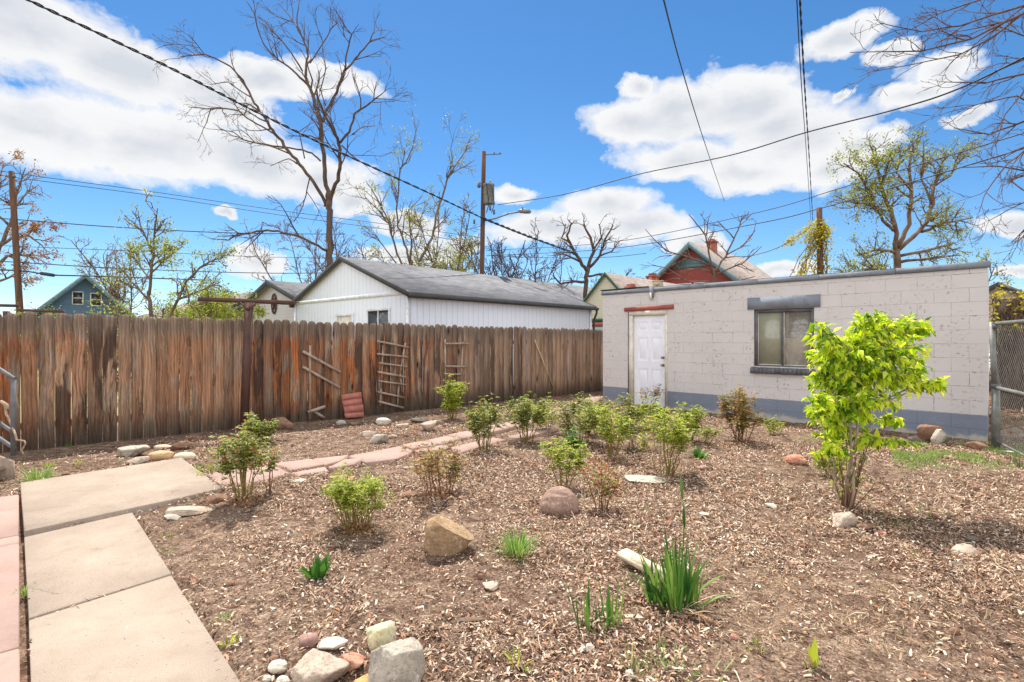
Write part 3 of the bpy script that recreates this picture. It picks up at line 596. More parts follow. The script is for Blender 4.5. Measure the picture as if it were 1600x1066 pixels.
# fascia in boards of slightly different tilt, felt roof behind
b_ = MB(); ex = [-.03, 1.28, 2.45, 3.5, 4.52, 5.6, Wl + .03]
for i in range(6): b_.box(ex[i] + (.003 if i else 0), ex[i + 1] - .003, -.028 - .004 * (i % 2), .03, Ht + .005, 2.545 + .006 * ((i * 3) % 4) / 3)
b_.box(1.25, 1.345, -.045, -.034, 2.33, 2.575)
b_.build('fascia', M['greypaint'], shed)
b_ = MB(); b_.hexa([(-.04, .031, 2.46), (Wl - .01, .031, 2.46), (BR[0], BR[1], 2.46), (-.04, Dp, 2.46)], [(-.04, .031, 2.568), (Wl - .01, .031, 2.556), (BR[0], BR[1], 2.53), (-.04, Dp, 2.53)])
b_.box(-.045, 1.2, -.04, .028, 2.568, 2.586); b_.build('roof', M['tar'], shed)
b_ = MB(); b_.box(1.275, 1.315, -.075, -.046, 2.28, 2.44); b_.build('roof_bracket', M['creampaint'], shed)
# door
fr_ = MB(); fr_.box(dx0 + .002, dx0 + .095, -.012, .10, 0, dz1 - .1); fr_.box(dx1 - .055, dx1 - .002, -.012, .10, 0, dz1 - .1); fr_.box(dx0 + .002, dx1 - .002, -.012, .10, dz1 - .098, dz1 - .002)
door = MB(); a, b2 = dx0 + .1, dx1 - .058; z0, z1 = .015, dz1 - .103
dw = b2 - a; cols = [(a + dw * .13, a + dw * .45), (a + dw * .55, a + dw * .87)]; rows = [(.22, .82), (.98, 1.50), (1.62, 1.84)]
gx = [a, cols[0][0], cols[0][1], cols[1][0], cols[1][1], b2]; gzs = [z0, .22, .82, .98, 1.50, 1.62, 1.84, z1]
for i in range(5):
    for j in range(7):
        x0, x1, c, d = gx[i], gx[i + 1], gzs[j], gzs[j + 1]; yy = .045
        if i in (1, 3) and j in (1, 3, 5):
            e = .03; f = .055; V = [(x0, yy, c), (x1, yy, c), (x1, yy, d), (x0, yy, d), (x0 + e, yy + .014, c + e), (x1 - e, yy + .014, c + e), (x1 - e, yy + .014, d - e), (x0 + e, yy + .014, d - e),
                               (x0 + f, yy + .002, c + f), (x1 - f, yy + .002, c + f), (x1 - f, yy + .002, d - f), (x0 + f, yy + .002, d - f)]
            door.add(V, [(0, 1, 5, 4), (1, 2, 6, 5), (2, 3, 7, 6), (3, 0, 4, 7), (4, 5, 9, 8), (5, 6, 10, 9), (6, 7, 11, 10), (7, 4, 8, 11), (8, 9, 10, 11)])
        else: door.add([(x0, yy, c), (x1, yy, c), (x1, yy, d), (x0, yy, d)], [(0, 1, 2, 3)])
door.add([(a, .09, z0), (b2, .09, z0), (b2, .09, z1), (a, .09, z1)], [(0, 3, 2, 1)])
dob = door.build('door', M['whitepaint'], shed); fr_.build('door_frame', M['creampaint'], dob)
def knob(z, r):
    k = MB(); xk = b2 - .062; pr = [(.045, r * .95), (.038, r), (.030, r * .95), (.022, r * .4), (.006, r * .38), (-.012, r * .8), (-.026, r), (-.036, r * .75), (-.041, r * .02)]
    k.tube([(xk, y, z) for y, _ in pr], [q for _, q in pr], 12); return k
knob(.90, .029).build('door_knob', M['brass'], dob, True); knob(1.06, .026).build('deadbolt', M['brass'], dob, True)
b_ = MB(); b_.hexa([(.60, -.03, 2.063), (1.80, -.03, 2.075), (1.80, .03, 2.075), (.60, .03, 2.063)], [(.60, -.03, 2.148), (1.80, -.03, 2.17), (1.80, .03, 2.17), (.60, .03, 2.148)]); b_.build('door_lintel', M['redpaint'], shed)
b_ = MB(); b_.box(dx0 - .028, dx0 - .002, -.006, .02, .0, 2.055); b_.build('door_edge_strip', M['dgreypaint'], shed)
# window
win = MB(); f0, f1, g0, g1 = wx0 + .003, wx1 - .003, wz0 + .003, wz1 - .003
win.box(f0, f0 + .05, .02, .085, g0, g1); win.box(f1 - .05, f1, .02, .085, g0, g1); win.box(f0 + .051, f1 - .051, .02, .085, g1 - .055, g1); win.box(f0 + .051, f1 - .051, .02, .085, g0, g0 + .02)
mid = (f0 + f1) / 2 - .03; win.box(mid, mid + .026, .028, .08, g0 + .021, g1 - .056)
wob = win.build('window_frame', M['dgreypaint'], shed)
for (a, b2) in ((f0 + .051, mid - .001), (mid + .027, f1 - .051)):
    s_ = MB(); s_.box(a, b2, .045, .06, g0 + .021, g0 + .036); s_.box(a, a + .012, .045, .06, g0 + .037, g1 - .057); s_.build('sash', M['creampaint'], wob)
p_ = MB(); p_.box(f0 + .063, mid - .002, .050, .054, g0 + .037, g1 - .057); p_.build('pane', M['frosted'], wob)
p_ = MB(); p_.box(mid + .040, f1 - .052, .050, .054, g0 + .037, g1 - .057); p_.build('pane', M['clear'], wob)
# shallow boxed-in back of the opening; sash and pane shaped to imitate a reflected window
b_ = MB(); b_.box(mid + .028, f1 - .03, .086, .12, g0, g1); b_.build('inner_board', M['plaster'], shed)
b_ = MB(); xa, xb, za, zb = mid + .06, f1 - .053, 1.52, 1.93
b_.box(xa, xa + .05, .064, .084, za, zb); b_.box(xa + .051, xb, .064, .084, za, za + .05); b_.box(xa + .051, xb, .066, .084, 1.71, 1.75); b_.box(mid + .04, xb, .058, .084, za - .04, za - .003)
b_.build('reflection_sash', M['greypaint'], shed); b_ = MB(); b_.box(xa + .051, xb, .074, .083, za + .051, zb); b_.build('reflection_pane', M['darkglass'], shed)
b_ = MB(); b_.box(wx0 - .11, wx1 + .10, -.022, .04, 2.0, 2.215); b_.build('window_lintel', M['greypaint'], shed)
b_ = MB(); nb = 15
for i in range(nb):
    x0 = wx0 - .045 + i * (1.09 / nb); x1 = x0 + 1.09 / nb - .007; zt = wz0 - .004 - (i % 3) * .001
    b_.hexa([(x0, -.06, zt - .125), (x1, -.06, zt - .125), (x1, .03, zt - .125), (x0, .03, zt - .125)], [(x0, -.06, zt - .035), (x1, -.06, zt - .035), (x1, .03, zt), (x0, .03, zt)])
b_.box(wx0 - .04, wx1 + .04, -.05, .02, wz0 - .122, wz0 - .06); b_.build('brick_sill', M['dgreypaint'], shed)
# clutter on the roof edge
def shedp(x, y, z): p = P0 + UX * x + UY * y; return (p[0], p[1], z)
def clutter(name, mat, label, cat, x, dims, rz):
    b = MB(); a, c, h = dims; b.prism([(-a / 2, -c / 2), (a / 2, -c / 2), (a / 2, c / 2), (-a / 2, c / 2)], 0, h, .004)
    if name == 'brick': b.prism([(-a * .3, -c / 2 + .02), (a * .42, -c / 2 + .02), (a * .42, c / 2), (-a * .3, c / 2)], h + .0005, h * 1.9, .004)
    else:
        b.box(-a * .56, a * .56, -c * .56, c * .56, h + .001, h + .02); b.box(-a * .2, a * .2, -c * .62, -c * .561, h * .3, h * .6)
    o = b.build(name, mat); o.location = shedp(x, .18, 2.588 if x < 1.2 else 2.57); o.rotation_euler[2] = rz; tag(o, label, cat)
clutter('brick', M['brick'], 'red bricks lying on the black roof edge above the shed door', 'brick', .62, (.24, .1, .055), -.7)
clutter('wooden_box', M['lf_dry'] if False else M['soilwall'], 'small tan box sitting on the flat roof edge in front of the red house', 'box', 1.32, (.2, .14, .12), -.5)

# ------------------------------------------------------------------ gabled buildings
def window_part(parent, x0, x1, z0, z1, y=-.0, trim=None, glass=None, sash=True):
    b = MB(); tw = .06 if x1 - x0 > .6 else .045
    b.box(x0 - tw, x0, y - .04, y - .003, z0 - tw, z1 + tw); b.box(x1, x1 + tw, y - .04, y - .003, z0 - tw, z1 + tw)
    b.box(x0 + .001, x1 - .001, y - .04, y - .003, z1, z1 + tw); b.box(x0 + .001, x1 - .001, y - .04, y - .003, z0 - tw, z0)
    if sash == 'v': m_ = (x0 + x1) / 2; b.box(m_ - .02, m_ + .02, y - .03, y - .012, z0 + .001, z1 - .001)
    elif sash: m_ = (z0 + z1) / 2; b.box(x0 + .001, x1 - .001, y - .03, y - .012, m_ - .02, m_ + .02)
    f = b.build('window', trim, parent); g = MB(); g.box(x0 + .001, x1 - .001, y - .011, y - .004, z0 + .001, z1 - .001); g.build('pane', glass or M['darkglass'], f); return f
def gable(name, label, cat, C, w_, eave, ridge, L, theta, wall, roof, trim, over=.3, th=.09, wins=(), rake=.14, group=None, z0=0.0):
    t = thing(name, label, cat, (C[0], C[1], z0), theta, group); sl = (ridge - eave) / w_
    b = MB(); V = [(-w_, 0, 0), (w_, 0, 0), (w_, 0, eave), (0, 0, ridge), (-w_, 0, eave)]; V2 = [(x, L, z) for x, y, z in V]
    b.add(V + V2, [(1, 6, 7, 2), (0, 4, 9, 5)]); b.f.append(np.array([(0, 1, 2, 3, 4)])); b.m.append(np.zeros(1, int)); b.f.append(np.array([(5, 9, 8, 7, 6)])); b.m.append(np.zeros(1, int))
    b.build('wall', wall, t)
    b = MB(); xo = w_ + over
    for s in (1, -1):
        zl = ridge - sl * xo; pts = [(0, -over, ridge + .01), (s * xo, -over, zl + .01), (s * xo, L + over, zl + .01), (0, L + over, ridge + .01)]
        tp = [(x, y, z + th) for x, y, z in pts]; b.hexa(pts if s > 0 else pts[::-1], tp if s > 0 else tp[::-1])
    b.build('roof', roof, t)
    b = MB()
    for s in (1, -1):
        zl = ridge - sl * xo
        for yy in (-over - .025, L + over + .003):
            bb = [(0, yy, ridge - rake * .5), (s * (xo + .02), yy, zl - rake * .5), (s * (xo + .02), yy + .022, zl - rake * .5), (0, yy + .022, ridge - rake * .5)]; tt = [(x, y, z + rake * .5 + th + .02) for x, y, z in bb]
            b.hexa(bb if s > 0 else bb[::-1], tt if s > 0 else tt[::-1])
        x0, x1 = sorted((s * (xo + .002), s * (xo + .03))); b.box(x0, x1, -over, L + over, zl - .07, zl + th + .008)
    b.build('fascia', trim, t)
    for wn in wins: window_part(t, *wn)
    return t, sl
TH = -math.atan2(.678, .735)
gar, sl = gable('white_garage', 'long low white garage with grooved siding and grey shingle roof behind the fence', 'garage', (-4.95, 15.8), 3.135, 2.62, 3.80, 8.2, TH, M['t111'], M['shingle'], M['darktrim'], .12, .06, rake=.1,
    wins=[(1.30, 2.30, 1.55, 2.22, 0, M['whitetrim'], M['darkglass'], 'v')])
b_ = MB(); b_.box(-3.13, 3.13, -.03, -.002, 2.60, 2.70); b_.build('gable_band', M['whitetrim'], gar)
b_ = MB(); b_.box(3.05, 3.16, -.03, -.002, 0, 2.598); b_.build('corner_board', M['whitetrim'], gar); b_ = MB(); b_.box(-3.16, -3.05, -.03, -.002, 0, 2.598); b_.build('corner_board', M['whitetrim'], gar); b_ = MB(); b_.box(3.137, 3.165, 8.1, 8.19, 0, 2.56); b_.build('corner_board', M['whitetrim'], gar)
b_ = MB(); b_.box(-.45, -.37, -.04, -.003, 0, 2.2); b_.box(.47, .55, -.04, -.003, 0, 2.2); b_.box(-.37, .47, -.04, -.003, 2.12, 2.2); dd = b_.build('side_door', M['whitetrim'], gar)
b_ = MB(); b_.box(-.368, .468, -.02, -.004, 0, 2.118); b_.build('door_leaf', M['creampaint'], dd)
b_ = MB(); b_.box(3.27, 3.36, -.1, 8.36, 2.50, 2.60); b_.build('gutter', M['blacksteel'], gar)
b_ = MB(); b_.tube([(3.32, 8.28, 2.5), (3.32, 8.28, 2.40), (3.24, 8.27, 2.22), (3.21, 8.26, 2.1), (3.21, 8.26, .1)], .04, 8); b_.build('downspout', M['blacksteel'], gar)
b_ = MB(); b_.tube([(-2.3, 2.6, 3.0), (-2.3, 2.6, 4.05)], .09, 8); b_.tube([(-2.3, 2.6, 4.02), (-2.3, 2.6, 4.14)], [.15, .15], 10); b_.build('flue', M['blacksteel'], gar)

gable('blue_house', 'steep gabled blue house with two white framed attic windows far left', 'house', (-22.3, 28), 3.4, 1.25, 4.75, 9, .672, M['blue'], M['shingle2'], M['tealtrim'], .45, .1, rake=.3,
      wins=[(-.50, -.12, 3.28, 3.88, 0, M['whitetrim'], M['darkglass'], True), (.24, .64, 3.24, 3.84, 0, M['whitetrim'], M['darkglass'], True)])
gh, _ = gable('grey_house', 'pale grey gabled house with dark eaves and a wheel ornament left of the garage', 'house', (-10.67, 24), 4.0, 2.66, 3.96, 9, TH, M['greysid'], M['shingle'], M['darktrim'], .3, .1, rake=.2,
      wins=[(.1, 1.0, 1.55, 2.12, 0, M['darktrim'], M['darkglass'], True)])
b_ = MB()
for r_ in (.44,): b_.tube([(.12 + r_ * .55 * math.cos(a), -.05, 3.02 + r_ * math.sin(a)) for a in np.linspace(0, 6.2832, 25)], .03, 5)
for a in np.linspace(0, math.pi, 5)[:-1]: b_.bar((.12 - .22 * math.cos(a), -.05, 3.02 - .42 * math.sin(a)), (.12 + .22 * math.cos(a), -.05, 3.02 + .42 * math.sin(a)), .03, .03, (0, 1, 0))
b_.tube([(.12, -.03, 3.02), (.12, -.09, 3.02)], .1, 10); b_.build('gable_ornament', M['rust'], gh)
gable('brown_roofed_house', 'low house showing only its brown grey shingle roof behind the clothes post', 'house', (-13.0, 30), 5.2, 2.2, 4.15, 9, TH + R(95), M['greysid'], M['shingle2'], M['darktrim'], .3, .1)
rh, _ = gable('red_house', 'tall red gabled house with teal trim and a brick chimney behind the shed roof', 'house', (11.6, 34.4), 4.4, 3.75, 7.5, 9, TH, M['redsid'], M['shingle2'], M['tealtrim'], .55, .14, rake=.42,
      wins=[(-1.05, -.15, 4.0, 5.0, 0, M['whitetrim'], M['darkglass'], True), (.15, 1.05, 4.0, 5.0, 0, M['whitetrim'], M['darkglass'], True)])
b_ = MB(); b_.box(-1.35, 1.35, -.06, -.003, 6.05, 6.25); b_.hexa([(-1.2, -.05, 6.26), (1.2, -.05, 6.26), (1.2, -.003, 6.26), (-1.2, -.003, 6.26)], [(-.9, -.05, 6.6), (.9, -.05, 6.6), (.9, -.003, 6.6), (-.9, -.003, 6.6)]); b_.build('gable_trim', M['tealtrim'], rh)
b_ = MB(); b_.box(-.1, .42, 2.4, 2.95, 6.6, 7.95); b_.box(-.16, .48, 2.34, 3.01, 7.95, 8.08); b_.box(0.02, .3, 2.55, 2.85, 8.08, 8.22); b_.build('chimney', M['brick'], rh)
gable('cream_house', 'narrow cream gabled house with dark green rake boards beside the shed corner', 'house', (4.57, 26), 2.3, 2.2, 4.6, 8, TH, M['cream'], M['shingle2'], M['greentrim'], .12, .08, rake=.16)
gable('long_roofed_house', 'long low house with grey roof beyond the right end of the white garage', 'house', (.2, 33), 5, 2.6, 5.1, 11, TH, M['greysid'], M['shingle'], M['darktrim'], .3, .1)
b_ = MB(); t_ = thing('small_outbuilding', 'small blue and red striped outbuilding between garage and block shed', 'shed', (4.1, 21.6, 0), TH)
b_.box(-1.6, 1.6, 0, 2.4, 0, 1.95); b_.build('wall', M['tealtrim'], t_); b_ = MB(); b_.box(-1.63, 1.63, -.03, 2.43, 1.952, 2.13); b_.build('band', M['redpaint'], t_)
b_ = MB(); b_.box(-1.7, 1.7, -.1, 2.5, 2.132, 2.3); b_.build('roof', M['greentrim'], t_)
ch = thing('brick_chimney', 'short pinkish brick chimney between the cream house and the red house', 'chimney', (8.0, 30.5, 0), TH)
b_ = MB(); b_.box(-.25, .25, -.25, .25, 2.6, 4.95); b_.box(-.29, .29, -.29, .29, 4.952, 5.06); b_.box(-.17, .17, -.17, .17, 5.062, 5.2); b_.build('stack', M['brick'], ch)
b_ = MB(); b_.box(-2.2, 2.2, -1, 3, 0, 2.9); b_.build('wall', M['cream'], ch); b_ = MB(); b_.box(-2.3, 2.3, -1.1, 3.1, 2.902, 3.1); b_.build('roof', M['shingle2'], ch)
gable('tan_shed', 'tan neighbour outbuilding just past the right end of the block shed', 'shed', (13.9, 15.3), 1.0, 2.4, 3.0, 3, TH, M['soilwall'], M['shingle2'], M['darktrim'], .15, .06)
# ------------------------------------------------------------------ trees
def unit(v): return v / (np.linalg.norm(v) + 1e-9)
def wander(p, d, L, n, q, bend=.25, upb=0.0):
    pts = [p]; d = unit(d)
    for i in range(n - 1):
        d = unit(d + q.randn(3) * bend * .6 + np.array((0, 0, upb))); pts.append(pts[-1] + d * L / (n - 1))
    return np.array(pts)
TWR = [1.0]
def spawn(mb, pts, rad, lev, q, P, tips):
    """children along a limb; P: per-level (count per metre, length, angle, sides)"""
    if lev >= len(P): tips.append(pts[len(pts) // 2:]); return
    den, ln, an, k, upb = P[lev]; seg = np.linalg.norm(np.diff(pts, axis=0), axis=1); tot = seg.sum(); cum = np.concatenate([[0], np.cumsum(seg)])
    n = max(1, int(den * tot + q.rand()))
    for i in range(n):
        t = tot * (q.uniform(.15, 1.0) if lev else q.uniform(.25, 1.0)); j = min(len(pts) - 2, int(np.searchsorted(cum, t) - 1)); j = max(j, 0); f = (t - cum[j]) / max(seg[j], 1e-6)
        p = pts[j] * (1 - f) + pts[j + 1] * f; r = rad[j] * (1 - f) + rad[j + 1] * f; d = unit(pts[j + 1] - pts[j]); s = unit(np.cross(d, q.randn(3)))
        a = an * q.uniform(.6, 1.3); dd = d * math.cos(a) + s * math.sin(a); L = ln * q.uniform(.5, 1.25) * (1.15 - .5 * t / tot)
        c = wander(p, dd, L, 5 if lev < 2 else 4, q, .3, upb); r0 = min(r * .75, (.012 + L * .012) * TWR[0]); rr = np.linspace(r0, max(r0 * .25, .0035 * TWR[0] ** 2), len(c))
        mb.tube(c, rr, k, cap=False); spawn(mb, c, rr, lev + 1, q, P, tips)
def put_leaves(mb, tips, q, per, size, jit, wf=.5, droop=0.0):
    T = np.concatenate([t for t in tips]) if tips else np.zeros((0, 3)); n = int(len(T) * per)
    if n < 1: return
    wt = q.rand(len(T)) ** 2.5 + .02; wt *= np.clip(vn(T[:, 0] + T[:, 1] * .6, T[:, 2], .55, 2) * 3 - .9, .08, 1.5); p = T[q.choice(len(T), n, p=wt / wt.sum())] + q.randn(n, 3) * jit * .6; D = q.randn(n, 3); D[:, 2] -= droop; L = size * q.uniform(.6, 1.3, n); mb.leaves(p, D, q.randn(n, 3), L, L * wf)
def traced_tree(name, label, cat, base, Y0, limbs, P, seed, bark, leaf=None, lf=(0, 0, 0), cnv=None, group=None, dz=2.0, rmul=1.0):
    """limbs: pixel polylines (x, y, half-width) on the photo; each starts at the depth of the limb it leaves and drifts in depth"""
    q = np.random.RandomState(seed); t = thing(name, label, cat, tuple(base) + (0,), 0, group); org = np.array(tuple(base) + (0,)); mb = MB(); known = []; tips = []
    cnv = cnv or (lambda x, y: (x, y)); sc = np.linalg.norm(np.array(cnv(1, 0)) - np.array(cnv(0, 0)))
    for li, L in enumerate(limbs):
        p0 = np.array(cnv(L[0][0], L[0][1])); yd = Y0
        if known:
            kk = np.array(known); j = np.argmin((kk[:, 0] - p0[0]) ** 2 + (kk[:, 1] - p0[1]) ** 2); yd = kk[j, 2]
        end = q.uniform(-dz, dz) if li else 0.0; n = len(L); pts = []; rad = []
        for i, e in enumerate(L):
            px, py = cnv(e[0], e[1]); f = i / max(1, n - 1); yy = yd + end * f; pts.append(AT(px, py, yy)); rad.append(e[2] * sc * yy / F * rmul); known.append((px, py, yy))
        pts = np.array(pts); rad = np.array(rad)
        # resample with slight wobble so limbs are not straight between traced points
        m = max(3, 3 * n - 2); u = np.linspace(0, n - 1, m); pi = np.stack([np.interp(u, np.arange(n), pts[:, c]) for c in range(3)], 1); ri = np.interp(u, np.arange(n), rad)
        pi[1:-1] += q.randn(m - 2, 3) * ri[1:-1, None] * .35
        for a in pi: known.append(((a[0] / a[1]) * F + 800, HZ - (a[2] - CH) / a[1] * F, a[1]))
        mb.tube(pi - org, ri, 9 if ri[0] > .1 else 6); 
        if li: spawn(mb, pi - org, ri, 0, q, P, tips)
    mb.build('trunk', bark, t, True)
    if leaf and lf[0] > 0:
        c = MB(); put_leaves(c, tips, q, *lf); 
        if c.n: c.build('crown', leaf, t)
    return t
def auto_tree(name, label, cat, px, Y, hgt, seed, bark, leaf, lf, P, trunk=.16, stems=1, spread=.5, th=.25, group=None, lean=0.0, z0=0.0):
    q = np.random.RandomState(seed); x = (px - 800) / F * Y; t = thing(name, label, cat, (x, Y, 0), 0, group); mb = MB(); tips = []
    for s in range(stems):
        d = np.array((q.randn() * .25 * (stems > 1) + lean, q.randn() * .25 * (stems > 1), 1.0)); tr = wander(np.array((q.randn() * .15 * (stems > 1), q.randn() * .15 * (stems > 1), z0 - .1)), d, hgt * th, 5, q, .08); r = np.linspace(trunk, trunk * .75, 5); mb.tube(tr, r, 9)
        nl = 4 if stems == 1 else 2
        for i in range(nl):
            a = i / nl * 6.28 + q.rand(); tilt = spread * q.uniform(.5, 1.2); dd = np.array((math.cos(a) * tilt, math.sin(a) * tilt, 1.0))
            L = hgt * (1 - th) * q.uniform(.75, 1.02); c = wander(tr[-1], dd, L, 9, q, .16, .06); rr = np.linspace(trunk * .55, .02, 9); mb.tube(c, rr, 7, cap=False); spawn(mb, c, rr, 0, q, P, tips)
    mb.build('trunk', bark, t, True); c = MB(); put_leaves(c, tips, q, *lf)
    if c.n: c.build('crown', leaf, t)
    return t
TW = [(1.5, 1.5, .7, 4, .06), (2.2, .75, .7, 3, .04), (2.5, .35, .7, 3, .0)]
cA = lambda x, y: (220 + x / 2.4227, y / 2.4227)
TWR[0] = 1.35
big = [[(718,1150,22),(718,1000,20),(716,900,18),(714,800,18),(714,760,19)],
 [(712,765,15),(700,700,13),(692,620,12),(688,540,12),(680,460,11),(655,380,10),(635,320,9),(622,280,8),(632,230,6),(628,180,5),(605,130,4.5),(590,90,4),(600,0,2)],
 [(716,765,13),(740,700,12),(755,640,11),(755,560,10),(735,510,9),(710,460,8),(682,400,7),(660,350,5)],
 [(700,780,11),(680,730,11),(640,670,11),(600,620,10),(560,570,10),(520,520,9.5),(490,480,9),(450,420,8),(420,370,7),(385,300,6.5),(340,250,5),(280,220,4.5),(240,205,4),(150,215,2)],
 [(636,325,8),(590,280,6),(540,240,5),(500,210,4.5),(465,170,4),(440,100,3.5),(430,50,3),(400,5,2)],
 [(612,270,5),(570,200,4),(530,150,3.5),(500,120,3),(470,80,2.5),(440,60,1.5)],[(606,130,3.5),(570,70,3),(520,10,2)],
 [(690,460,9),(702,420,8),(740,350,8),(770,270,7),(800,235,5.5),(830,200,5),(868,155,4),(885,110,2)],[(868,155,3),(925,140,1.5)],[(772,268,5),(780,200,4.5),(798,130,4),(770,100,3),(740,40,2)],
 [(640,240,4),(680,180,3.5),(720,110,3),(750,80,1.5)],[(755,540,8),(790,500,7),(810,430,6),(870,390,5),(930,340,2)],[(870,388,3),(940,385,1.5)],[(240,205,3),(210,165,2.5),(180,130,1.5)],
 [(515,515,6),(480,490,5.5),(420,460,5),(370,420,4.5),(320,410,4),(250,412,3.5),(180,405,2)],[(680,610,6),(650,580,5.5),(590,565,5),(520,555,5),(450,545,4.5),(390,530,4),(350,500,3),(300,490,2)],
 [(420,370,4),(370,340,3.5),(330,310,3),(260,320,1.8)],[(705,950,9),(650,920,8),(600,895,7.5),(540,880,7),(480,870,6.5),(420,880,6),(370,885,5.5),(330,910,4.5),(270,905,2.5)],
 [(265,412,3),(250,460,2.5),(215,540,1.5)],[(640,670,4),(625,740,3.5),(605,800,3),(580,840,1.8)],[(760,550,5),(800,590,3.5),(830,610,2)],[(800,510,4),(840,480,3),(885,480,1.5)],
 [(688,530,5),(640,515,4),(560,515,2.5)],[(590,620,5),(560,600,3),(510,620,2),(490,630,1.5)],[(455,870,3),(460,840,2.5),(490,855,2)],[(700,400,4),(680,340,3.5),(700,260,3),(690,200,2)],[(620,600,4),(600,500,3),(640,470,2)]]
traced_tree('bare_tree', 'tall dark bare tree with spreading limbs rising behind the white garage', 'tree', (-8.1, 24), 24, big, [(1.3, 1.7, .6, 4, .04), (2.4, .85, .65, 3, .02), (2.8, .4, .6, 3, 0)], 11, M['bark'], M['lf_bud'], (.5, .07, .12), cA, dz=2.5, rmul=.62)
cB = lambda x, y: (540 + x / 3.8095, 180 + y / 3.8077)
mid = [[(385,1000,26),(385,890,24),(378,860,22)],[(378,870,14),(365,800,13),(330,700,12),(308,660,11),(305,560,10),(318,400,9),(325,320,9),(360,280,8),(400,190,6),(420,80,3)],
 [(340,900,14),(310,830,13),(280,740,12),(250,620,11),(200,520,9),(160,450,8),(120,390,4)],[(380,880,14),(395,780,11),(385,700,8),(378,560,4)],
 [(440,870,17),(490,780,16),(520,700,15),(550,560,13),(580,460,12),(610,370,11),(660,290,8),(710,220,6),(745,120,3)],[(612,370,7),(640,340,6),(700,310,5),(770,265,4)],
 [(640,310,5),(625,200,4),(650,90,2)],[(250,640,7),(180,550,6),(130,500,5),(40,480,3)],[(200,520,5),(100,440,4),(20,430,2)],[(300,880,9),(240,800,7),(180,720,6),(115,660,4)],
 [(335,720,8),(350,600,6),(400,540,5),(460,480,3)],[(330,320,5),(350,230,4),(352,200,2)]]
traced_tree('budding_tree', 'multi stemmed tree with pale green buds behind the garage ridge', 'tree', (-5.1, 26), 26, mid, [(1.8, 1.3, .6, 4, .08), (3.0, .6, .6, 3, .05), (3, .3, .6, 3, 0)], 12, M['bark2'], M['lf_far'], (3.0, .09, .2), cB, dz=2.0, rmul=.48)
TWR[0] = 1.7
gn = [[(915,470,5.5),(915,440,5.5),(919,418,5.5)],[(918,425,5),(905,405,4.2),(893,385,3.4),(886,368,2.8),(893,348,1.8)],[(919,420,4.6),(926,395,4),(924,372,3.2),(912,352,2)],[(921,418,4),(938,400,3.2),(944,378,2.6),(958,352,1.4)],
 [(890,380,2.6),(878,372,2),(884,350,1.2)],[(925,392,2.6),(940,372,2),(936,350,1.2)],[(916,440,4),(896,440,3),(876,444,2.6),(864,430,1.6)],[(908,410,3),(886,398,2.4),(868,396,1.5)],[(938,400,2.6),(956,392,2),(968,376,1.2)],[(919,432,3),(940,428,2.4),(956,434,1.4)]]
traced_tree('gnarled_tree', 'dark gnarled bare tree with crooked limbs between pole and red house', 'tree', (4.4, 34), 34, gn, [(2.2, 1.1, .8, 4, .02), (3.2, .5, .8, 3, 0), (3.2, .3, .8, 3, 0)], 13, M['bark'], M['lf_bud'], (.3, .06, .08), dz=1.5, rmul=.62)
rt = [[(1118,520,5),(1116,470,5),(1116,440,4.6),(1114,420,4)],[(1114,430,3.6),(1108,395,3),(1103,368,2.5),(1090,352,2),(1076,335,1.2)],[(1104,368,2),(1106,345,1.6),(1112,330,1)],[(1116,425,3.6),(1134,400,3),(1146,375,2.4),(1156,352,2),(1160,335,1)],
 [(1146,372,2),(1128,352,1.5),(1120,345,1)],[(1136,398,2.4),(1160,385,2),(1180,360,1.4)],[(1110,415,3),(1070,400,2.3),(1040,392,1.9),(1020,372,1.3),(1008,358,.8)],[(1116,430,3),(1160,412,2),(1190,385,1.2)],[(1110,440,2.6),(1075,440,2),(1040,418,1.4),(1020,415,1)],[(1112,425,2.5),(1090,420,2),(1060,425,1.2)],[(1120,445,2.5),(1150,440,2),(1180,432,1.2)]]
traced_tree('budding_bare_tree', 'spindly bare tree with reddish buds in front of the red house gable', 'tree', (8.3, 22), 22, rt, [(2.0, .8, .7, 3, .03), (3.0, .4, .7, 3, 0)], 14, M['bark2'], M['lf_brown'], (.7, .06, .1), dz=1.2, rmul=.5)
gt = [[(1405,560,13),(1404,440,12),(1400,390,11)],[(1400,395,8),(1396,350,7),(1380,300,5.5),(1370,265,4),(1362,232,2)],[(1396,360,6),(1380,345,5),(1362,310,4),(1340,270,3),(1318,255,1.8)],[(1402,385,8),(1420,350,7),(1425,300,6),(1420,260,4),(1428,225,2)],
 [(1404,390,8),(1440,360,7),(1456,320,6),(1462,280,5),(1478,240,2.5)],[(1440,362,6),(1470,350,5),(1500,345,3),(1520,340,2)],[(1425,300,4),(1400,270,3),(1412,235,1.6)],[(1456,320,4),(1440,280,3),(1444,235,1.6)],[(1400,395,6),(1370,390,4),(1340,400,2)],[(1385,330,4),(1350,318,3),(1322,315,1.8)],[(1462,290,3.5),(1485,275,2.5),(1500,235,1.5)],[(1406,400,6),(1450,390,5),(1490,380,3)],[(1375,300,3),(1390,250,2)],[(1405,420,6),(1375,425,4),(1345,412,2)],[(1405,410,6),(1440,405,4),(1475,400,2)]]
traced_tree('leafing_tree', 'large tree with fresh green leaves above the right half of the block shed', 'tree', (16.2, 22), 22, gt, [(3.6, 1.1, .7, 4, .04), (4.5, .5, .7, 3, .02), (5, .25, .7, 3, 0)], 15, M['bark2'], M['lf_farg'], (4.2, .09, .22), dz=2.0, rmul=.45)
